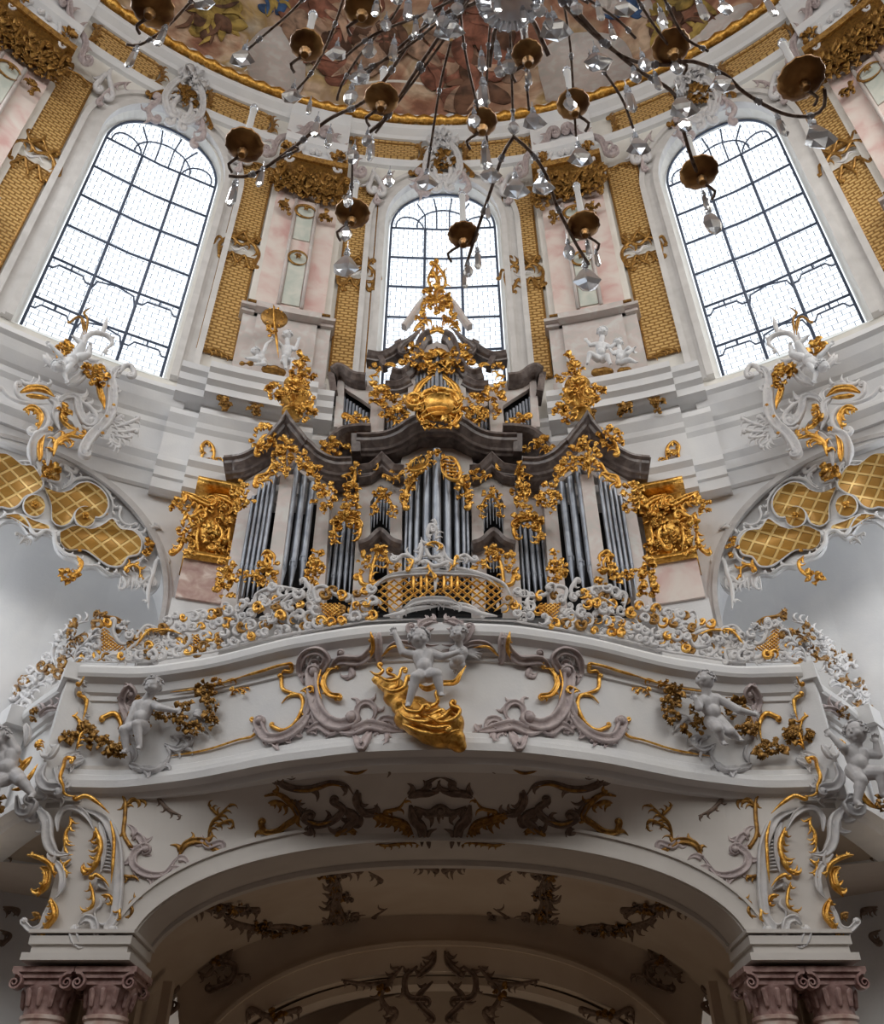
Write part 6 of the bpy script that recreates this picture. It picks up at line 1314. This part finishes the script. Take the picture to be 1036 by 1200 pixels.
for q in o.plist(): link('curled_ridge', q[1], q[2], GC, True)
J_face['cherub'] = (.25, -1, -.25)
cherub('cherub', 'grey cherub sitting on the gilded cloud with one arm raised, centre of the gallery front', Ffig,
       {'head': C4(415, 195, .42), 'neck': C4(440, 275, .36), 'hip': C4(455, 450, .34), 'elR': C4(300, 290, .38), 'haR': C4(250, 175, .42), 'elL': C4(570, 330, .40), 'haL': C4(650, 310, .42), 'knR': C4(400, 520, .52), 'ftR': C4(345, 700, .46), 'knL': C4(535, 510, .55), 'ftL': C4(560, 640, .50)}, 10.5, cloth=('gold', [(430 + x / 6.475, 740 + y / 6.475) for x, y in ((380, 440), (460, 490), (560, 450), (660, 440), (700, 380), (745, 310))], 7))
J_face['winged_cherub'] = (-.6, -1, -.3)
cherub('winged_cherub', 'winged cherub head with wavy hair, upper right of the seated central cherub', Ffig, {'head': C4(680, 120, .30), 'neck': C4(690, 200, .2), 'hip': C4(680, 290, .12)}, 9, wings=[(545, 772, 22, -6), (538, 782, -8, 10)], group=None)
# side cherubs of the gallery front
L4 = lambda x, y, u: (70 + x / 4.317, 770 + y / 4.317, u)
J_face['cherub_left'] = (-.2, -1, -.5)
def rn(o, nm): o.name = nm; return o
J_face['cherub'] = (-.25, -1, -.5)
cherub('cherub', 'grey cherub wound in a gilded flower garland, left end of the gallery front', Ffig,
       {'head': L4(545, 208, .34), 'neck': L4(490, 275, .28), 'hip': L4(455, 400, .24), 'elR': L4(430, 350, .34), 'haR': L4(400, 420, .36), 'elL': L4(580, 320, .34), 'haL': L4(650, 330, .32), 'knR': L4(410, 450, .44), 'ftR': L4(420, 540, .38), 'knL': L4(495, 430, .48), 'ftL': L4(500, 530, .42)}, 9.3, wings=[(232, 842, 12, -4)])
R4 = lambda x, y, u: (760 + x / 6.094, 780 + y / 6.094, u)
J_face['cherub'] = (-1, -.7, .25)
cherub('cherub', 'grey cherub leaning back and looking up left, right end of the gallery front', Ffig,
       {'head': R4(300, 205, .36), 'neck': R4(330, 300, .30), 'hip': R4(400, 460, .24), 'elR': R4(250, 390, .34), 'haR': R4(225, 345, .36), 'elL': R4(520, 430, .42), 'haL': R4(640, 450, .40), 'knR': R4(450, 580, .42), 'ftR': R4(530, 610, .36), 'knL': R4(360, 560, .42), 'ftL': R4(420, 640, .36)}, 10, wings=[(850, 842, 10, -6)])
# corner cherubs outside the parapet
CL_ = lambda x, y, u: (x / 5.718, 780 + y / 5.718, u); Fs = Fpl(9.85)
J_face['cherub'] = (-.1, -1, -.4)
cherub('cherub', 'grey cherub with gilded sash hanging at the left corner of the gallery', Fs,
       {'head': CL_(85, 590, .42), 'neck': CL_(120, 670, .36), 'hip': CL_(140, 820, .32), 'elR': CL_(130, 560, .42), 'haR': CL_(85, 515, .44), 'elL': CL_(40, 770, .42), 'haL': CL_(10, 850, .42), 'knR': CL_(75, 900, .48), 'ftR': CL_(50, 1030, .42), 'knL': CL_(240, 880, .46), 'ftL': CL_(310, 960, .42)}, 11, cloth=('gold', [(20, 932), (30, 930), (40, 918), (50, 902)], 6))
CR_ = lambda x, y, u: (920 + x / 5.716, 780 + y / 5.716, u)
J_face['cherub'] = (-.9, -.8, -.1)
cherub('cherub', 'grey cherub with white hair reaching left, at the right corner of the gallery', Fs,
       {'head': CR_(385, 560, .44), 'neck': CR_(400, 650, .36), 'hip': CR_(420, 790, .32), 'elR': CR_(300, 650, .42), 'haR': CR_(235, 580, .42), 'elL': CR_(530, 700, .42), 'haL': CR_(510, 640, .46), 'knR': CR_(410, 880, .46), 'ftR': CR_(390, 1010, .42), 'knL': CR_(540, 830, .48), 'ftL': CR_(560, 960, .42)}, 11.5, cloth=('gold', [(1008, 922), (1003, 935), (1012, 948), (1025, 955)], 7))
for mir, side in SD:
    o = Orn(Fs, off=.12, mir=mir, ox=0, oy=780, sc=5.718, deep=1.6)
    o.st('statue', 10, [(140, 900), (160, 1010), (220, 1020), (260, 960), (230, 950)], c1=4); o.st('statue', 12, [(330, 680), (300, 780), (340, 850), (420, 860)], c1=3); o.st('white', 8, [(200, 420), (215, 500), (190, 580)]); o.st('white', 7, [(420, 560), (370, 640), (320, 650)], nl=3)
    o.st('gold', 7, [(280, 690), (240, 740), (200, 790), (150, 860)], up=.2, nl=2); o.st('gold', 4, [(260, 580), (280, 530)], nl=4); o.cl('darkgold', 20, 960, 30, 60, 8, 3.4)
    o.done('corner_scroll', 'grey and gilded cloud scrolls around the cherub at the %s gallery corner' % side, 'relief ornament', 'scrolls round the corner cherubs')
# figures on the upper cornice and on the cartouches
Fc = Fcyl(11.95)
U_ = lambda x, y, u: (270 + x / 7.97, 370 + y / 7.97, u)
J_face['cherub'] = (-.5, -1, -.3)
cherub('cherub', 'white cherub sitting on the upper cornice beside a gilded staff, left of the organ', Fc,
       {'head': U_(510, 290, .30), 'neck': U_(520, 370, .24), 'hip': U_(500, 510, .22), 'elR': U_(430, 360, .30), 'haR': U_(390, 320, .30), 'elL': U_(590, 430, .30), 'haL': U_(620, 350, .32), 'knR': U_(480, 540, .40), 'ftR': U_(500, 620, .34), 'knL': U_(570, 560, .38), 'ftL': U_(545, 640, .34)}, 5.4, m='pale', group='white cherubs on the upper cornice')
J_face['cherub'] = (-.9, -.6, .3)
cherub('cherub', 'white cherub reclining on the upper cornice, leftmost one beside the gilded disc', Fc,
       {'head': U_(215, 430, .26), 'neck': U_(255, 430, .22), 'hip': U_(290, 500, .20), 'elR': U_(320, 370, .28), 'haR': U_(390, 325, .30), 'elL': U_(240, 490, .28), 'haL': U_(150, 510, .30), 'knR': U_(230, 530, .32), 'ftR': U_(130, 510, .30), 'knL': U_(300, 560, .30), 'ftL': U_(210, 560, .28)}, 4.6, m='pale', group='white cherubs on the upper cornice')
o = Orn(Fc, off=.34, ox=270, oy=370, sc=7.97)
o.st('gold', 3.4, [(380, 30), (390, 200), (410, 360), (430, 520)], hgt=1)
mb = o.mb('darkgold'); P, n = o.at(*o.px((390, 140)), -.03); mb.lathe(P, [(.02, -.05), (.24, -.04), (.26, 0), (.24, .04), (.02, .05)], 20, ax=n)
for i in range(12): o.st('gold', 2.4, [(390 + 70 * cos(i * .52), 140 + 80 * sin(i * .52)), (390 + 92 * cos(i * .52), 140 + 104 * sin(i * .52))])
o.cl('gold', 360, 280, 24, 30, 7, 3, .03); 
o.done('gilded_staff', 'gilded staff with round radiant disc held between the white cherubs left of the organ', 'staff', names={'darkgold': 'disc'})
cloudmass('gilded_cushion', 'gilded cushion cloud under the white cherubs on the cornice left of the organ', Fc, [U_(330, 560, .16) + (6,), U_(400, 570, .16) + (7,), U_(460, 590, .16) + (6,), U_(180, 490, .12) + (4,), U_(100, 490, .12) + (3.5,)], 'darkgold', 'cushion')
U2 = lambda x, y, u: (640 + x / 7.97, 360 + y / 7.97, u)
J_face['cherub'] = (-.3, -1, -.3)
cherub('cherub', 'white cherub with raised head and gilded strap on the upper cornice, right of the organ', Fc,
       {'head': U2(545, 340, .30), 'neck': U2(530, 420, .24), 'hip': U2(520, 560, .2), 'elR': U2(430, 460, .28), 'haR': U2(400, 420, .28), 'elL': U2(620, 480, .28), 'haL': U2(690, 430, .30), 'knR': U2(430, 560, .34), 'ftR': U2(400, 640, .30), 'knL': U2(590, 590, .36), 'ftL': U2(620, 650, .32)}, 5.6, m='pale', cloth=('darkgold', [(706, 412), (708, 424), (704, 432)], 4), group='white cherubs on the upper cornice')
J_face['cherub'] = (.4, -1, .2)
cherub('cherub', 'white cherub lying back on the upper cornice, rightmost one near the side window', Fc,
       {'head': U2(690, 430, .26), 'neck': U2(705, 490, .22), 'hip': U2(700, 590, .2), 'elR': U2(650, 540, .28), 'haR': U2(620, 500, .28), 'elL': U2(790, 480, .28), 'haL': U2(840, 520, .28), 'knR': U2(780, 560, .34), 'ftR': U2(850, 500, .32), 'knL': U2(800, 610, .32), 'ftL': U2(860, 620, .28)}, 4.8, m='pale', group='white cherubs on the upper cornice')
cloudmass('gilded_cushion', 'gilded cushion cloud under the white cherubs on the cornice right of the organ', Fc, [U2(480, 670, .16) + (6,), U2(550, 665, .16) + (7,), U2(600, 660, .16) + (5,), U2(720, 650, .14) + (5.5,), U2(770, 640, .14) + (5,)], 'darkgold', 'cushion')
for mir, side in SD:
    q = lambda x, y, u: ((2 * mir - x / 6.094) if mir else x / 6.094, 360 + y / 6.094, u); g_ = 1 if mir is None else -1
    J_face['cherub'] = (-.6 * g_, -1, -.7)
    cherub('cherub', 'small white cherub leaning out of the scrollwork below the %s window' % side, Fcyl(11.8),
           {'head': q(375, 520, .34), 'neck': q(430, 490, .28), 'hip': q(530, 420, .22), 'elR': q(400, 440, .32), 'haR': q(330, 370, .32), 'elL': q(430, 560, .30), 'haL': q(440, 610, .32), 'knR': q(600, 420, .28), 'ftR': q(620, 340, .26), 'knL': q(560, 350, .30), 'ftL': q(500, 300, .28)}, 6.8, m='pale', group='cherubs in the side cartouches')

# ================================================================== CHANDELIER
CH = thing('crystal_chandelier', 'wide crystal chandelier with bronze arms, candles and cut glass drops overhead', 'chandelier', (.35, 1.2, 4.6))
def Z(px, py, z): d = ray(px, py); return d * (z / d.z)
ZC = 4.3
def arm(pts, z0=ZC, z1=ZC, r=.011, beads=True, name='arm'):
    P = catmull(pts, 7); n = len(P); Q = [Z(x, y, z0 + (z1 - z0) * i / (n - 1)) for i, (x, y) in enumerate(P)]
    mb = MB(); mb.tube(Q, r, 7); a = link(name, mb, 'rod', CH, True)
    if beads:
        for i in range(4, n - 1, 9): g = MB(); g.ball(Q[i], r * 2.1, 8, 6); g.ball(Q[i].lerp(Q[i - 1], .5), r * 1.6, 8, 6); link('glass_bead', g, 'glass', a, True)
    return Q
T_ = 4.75
arms = [
 [(268, 206), (285, 207), (305, 200), (345, 172), (385, 140), (425, 120), (452, 92), (480, 50), (520, 5), (550, -40)], [(148, 52), (165, 52), (195, 32), (225, 0), (250, -30)], [(345, 108), (365, 85), (385, 48), (402, 0), (408, -30)], [(282, 66), (305, 45), (340, 15), (365, -12)],
 [(432, 156), (455, 135), (480, 95), (510, 50), (545, 0)], [(440, 156), (470, 115), (500, 75), (535, 25), (560, -20)], [(500, 205), (508, 150), (518, 90), (535, 25), (548, -20)], [(565, 150), (556, 110), (545, 60), (538, 0)], [(575, 215), (570, 150), (572, 60), (580, -20)], [(602, 160), (600, 100), (598, 40), (596, 0)],
 [(602, 160), (590, 180), (578, 215), (562, 262), (546, 312)], [(602, 160), (622, 178), (640, 205), (652, 240), (672, 280), (690, 310)], [(620, 130), (616, 80), (614, 30), (612, 0)], [(675, 160), (672, 110), (668, 50), (660, 0)],
 [(640, -20), (680, 25), (730, 66), (775, 76), (812, 72), (850, 88), (872, 108), (915, 132), (950, 136), (966, 124), (966, 104)], [(650, -20), (700, 40), (745, 80), (790, 110), (800, 150), (812, 190), (822, 212)], [(690, 62), (712, 90), (730, 118), (742, 150)], [(735, -20), (760, 20), (778, 46), (790, 62)], [(770, -20), (800, 40), (830, 60)], [(560, -20), (520, 20), (470, 60), (430, 80), (412, 90)], [(570, -20), (500, 15), (440, 40), (400, 70)], [(560, -10), (500, 30), (450, 70), (425, 90)], [(660, -20), (720, 20), (745, 45)], [(413, 190), (412, 225), (410, 250)], [(345, 172), (350, 175), (330, 185)], [(395, 118), (400, 100), (425, 60), (460, 20), (480, -20)]]
for k, a in enumerate(arms):
    z_ = ZC if k in (0, 1, 14, 15) else ZC - .05 * (k % 4)
    arm(a, ZC - .0 if k not in (1,) else ZC, ZC + (.25 if a[-1][1] < 20 or a[0][1] < 0 else 0) * (0 if a[0][1] < 0 else 1), .0095 if k in (0, 4, 10, 11, 14, 15) else .0065)
def scurve(x, y, d):   # small curl that carries a pan
    arm([(x - 14 * d, y + 30), (x - 18 * d, y + 20), (x - 6 * d, y + 12), (x + 2 * d, y + 6)], r=.008, beads=False, name='pan_bracket')
pans = [(178, 10, 22, 1, 0), (286, 172, 21, 1, 62), (359, 55, 18, 1, 58), (425, 12, 20, 1, 60), (447, 118, 19, 1, 0), (413, 252, 20, 1, 0), (543, 277, 18, 1, 64), (565, 145, 17, 1, 0), (618, 66, 17, 1, 0), (672, 124, 18, -1, 60), (684, 266, 19, -1, 62), (787, 57, 20, -1, 50), (820, 204, 21, -1, 56), (940, 94, 24, -1, 62)]
for x, y, r, d, cl_ in pans:
    c = Z(x, y, ZC + .02); s_ = c.length / FOC * .97; R = r * s_; mb = MB(); n = 30
    prof = [(R * .10, -.035), (R * .30, -.03), (R * .75, -.012), (R * .97, .012), (R * 1.0, .02), (R * .95, .022), (R * .7, .0), (R * .2, -.01)]
    mb.rings([[c + V((q * (1 + (.035 * cos(12 * 2 * pi * k / n * 1) if q > R * .9 else 0)) * cos(2 * pi * k / n), q * (1 + (.035 * cos(12 * 2 * pi * k / n) if q > R * .9 else 0)) * sin(2 * pi * k / n), z)) for k in range(n)] for q, z in prof])
    p = link('drip_pan', mb, 'brass', CH, True); q = MB(); q.lathe(c, [(.012, -.09), (.02, -.085), (.014, -.07), (.028, -.05), (.02, -.035), (.014, -.03)], 10); link('pan_knob', q, 'brass', p, True)
    q = MB(); h = .30
    if cl_: h = cl_ * s_ * 1.32
    q.lathe(c, [(.022, .0), (.026, .02), (.019, .03), (.017, h - .03), (.02, h - .02), (.0185, h), (.012, h + .006)], 12); link('candle', q, 'candle', p, True)
    q = MB(); q.lathe(c + V((0, 0, h - .0)), [(.019, 0), (.024, .012), (.02, .03), (.006, .045)], 10); link('glass_tip', q, 'glass', p, True)
    if d: scurve(x, y, d)
def crystal(x, y, L_, kind, z=ZC - .12):
    """cut glass drop hanging on a wire; L_ = length in photo pixels"""
    c = Z(x, y, z); s_ = c.length / FOC; h = L_ * s_ * 1.12; mb = MB(); a0 = rnd.uniform(0, 3)
    if kind == 'k': pr = [(.004, h * .55), (h * .16, h * .40), (h * .42, -h * .12), (h * .30, -h * .30), (.006, -h * .5)]; n = 5
    elif kind == 'p': pr = [(.004, h * .55), (h * .12, h * .42), (h * .15, -h * .30), (h * .09, -h * .45), (.004, -h * .52)]; n = 6
    else: pr = [(.004, h * .55), (h * .18, h * .3), (h * .26, 0), (h * .2, -h * .28), (.004, -h * .5)]; n = 6
    mb.rings([[c + V((q * cos(2 * pi * k / n + a0), q * .55 * sin(2 * pi * k / n + a0), zz)) for k in range(n)] for q, zz in pr])
    o_ = link('crystal_drop', mb, 'glass', CH, False)
    b = MB(); b.ball(c + V((0, 0, h * .62)), h * .11, 6, 5); b.ball(c + V((0, 0, h * .8)), h * .08, 6, 5); b.tube([c + V((0, 0, h * .55)), c + V((0, 0, h * 1.25))], .003, 4); link('hanging_bead', b, 'glass', o_, False)
K = """272 230 34 p|305 210 26 p|284 68 30 k|154 70 30 p|188 45 30 p|239 2 26 k|342 112 26 k|405 312 34 k|405 274 26 a|408 236 22 a|370 152 28 p|414 184 26 a|434 178 32 p|421 90 28 k|411 114 30 a|433 60 28 a|461 62 32 p|478 14 34 p|500 214 28 k|456 212 22 a|565 75 30 p|567 112 40 p|556 142 26 a|569 186 38 p|586 84 24 a|575 205 28 k|597 78 30 a|602 150 24 a|605 221 34 k|636 218 30 k|572 250 18 p|619 92 26 p|626 142 30 k|583 62 28 p|668 122 26 a|680 184 32 k|701 72 34 k|694 75 24 a|739 120 36 p|748 172 30 k|756 76 28 a|771 98 26 p|703 16 28 p|801 126 36 k|803 146 26 a|846 98 30 k|835 262 36 a|828 238 24 p|960 160 38 k|917 150 28 p|688 328 36 k|667 296 26 a|904 10 30 p|824 14 32 p|651 34 40 k|644 28 26 a|526 34 38 k|519 25 26 a|545 330 22 p|560 306 26 p|549 318 20 a|394 62 26 k|440 12 26 p|452 30 24 a|732 10 28 k|745 90 24 a|487 36 26 p|504 20 28 a|718 40 24 p|676 10 26 a|690 295 22 p|700 305 20 p|466 -2 26 a|614 20 26 p|632 12 28 a|583 8 26 p|430 165 22 a|362 128 20 p|385 165 26 p|793 80 24 a|777 22 26 p|850 10 26 a|536 10 26 a""".split('|')
for q in K: x, y, l, kd = q.split(); crystal(float(x), float(y), float(l), kd)
# glass bowl in the middle and the stem above the frame
c = Z(598, -6, 4.35); s_ = c.length / FOC; R = 36 * s_; mb = MB()
mb.lathe(c, [(R * .12, -.07), (R * .3, -.075), (R * .34, -.06), (R * .55, -.062), (R * .6, -.045), (R * .85, -.03), (R * .98, .0), (R * 1.0, .03), (R * .9, .05), (R * .3, .06)], 40)
for k in range(24): a = k * pi / 12; mb.capsule(c + V((R * .62 * cos(a), R * .62 * sin(a), -.052)), c + V((R * .92 * cos(a), R * .92 * sin(a), -.01)), .008, .012, 6)
link('glass_bowl', mb, 'glass', CH, True, label='ribbed round glass bowl')
mb = MB(); mb.lathe(c, [(.03, .05), (.05, .12), (.03, .25), (.07, .4), (.03, .6), (.03, 3.0)], 14); mb.tube([c + V((0, 0, 3)), c + V((0, 0, 26))], .015, 6); link('stem', mb, 'rod', CH, True)
for k in range(8):
    a = k * pi / 4 + .2; mb = MB(); mb.tube([c + V((R * .5 * cos(a), R * .5 * sin(a), .1)), c + V((R * 1.6 * cos(a), R * 1.6 * sin(a), .22)), c + V((R * 2.4 * cos(a), R * 2.4 * sin(a), .12))], .012, 6); link('hub_branch', mb, 'rod', CH, True)

for o_ in bpy.data.objects:
    if '_b' in o_: del o_['_b']
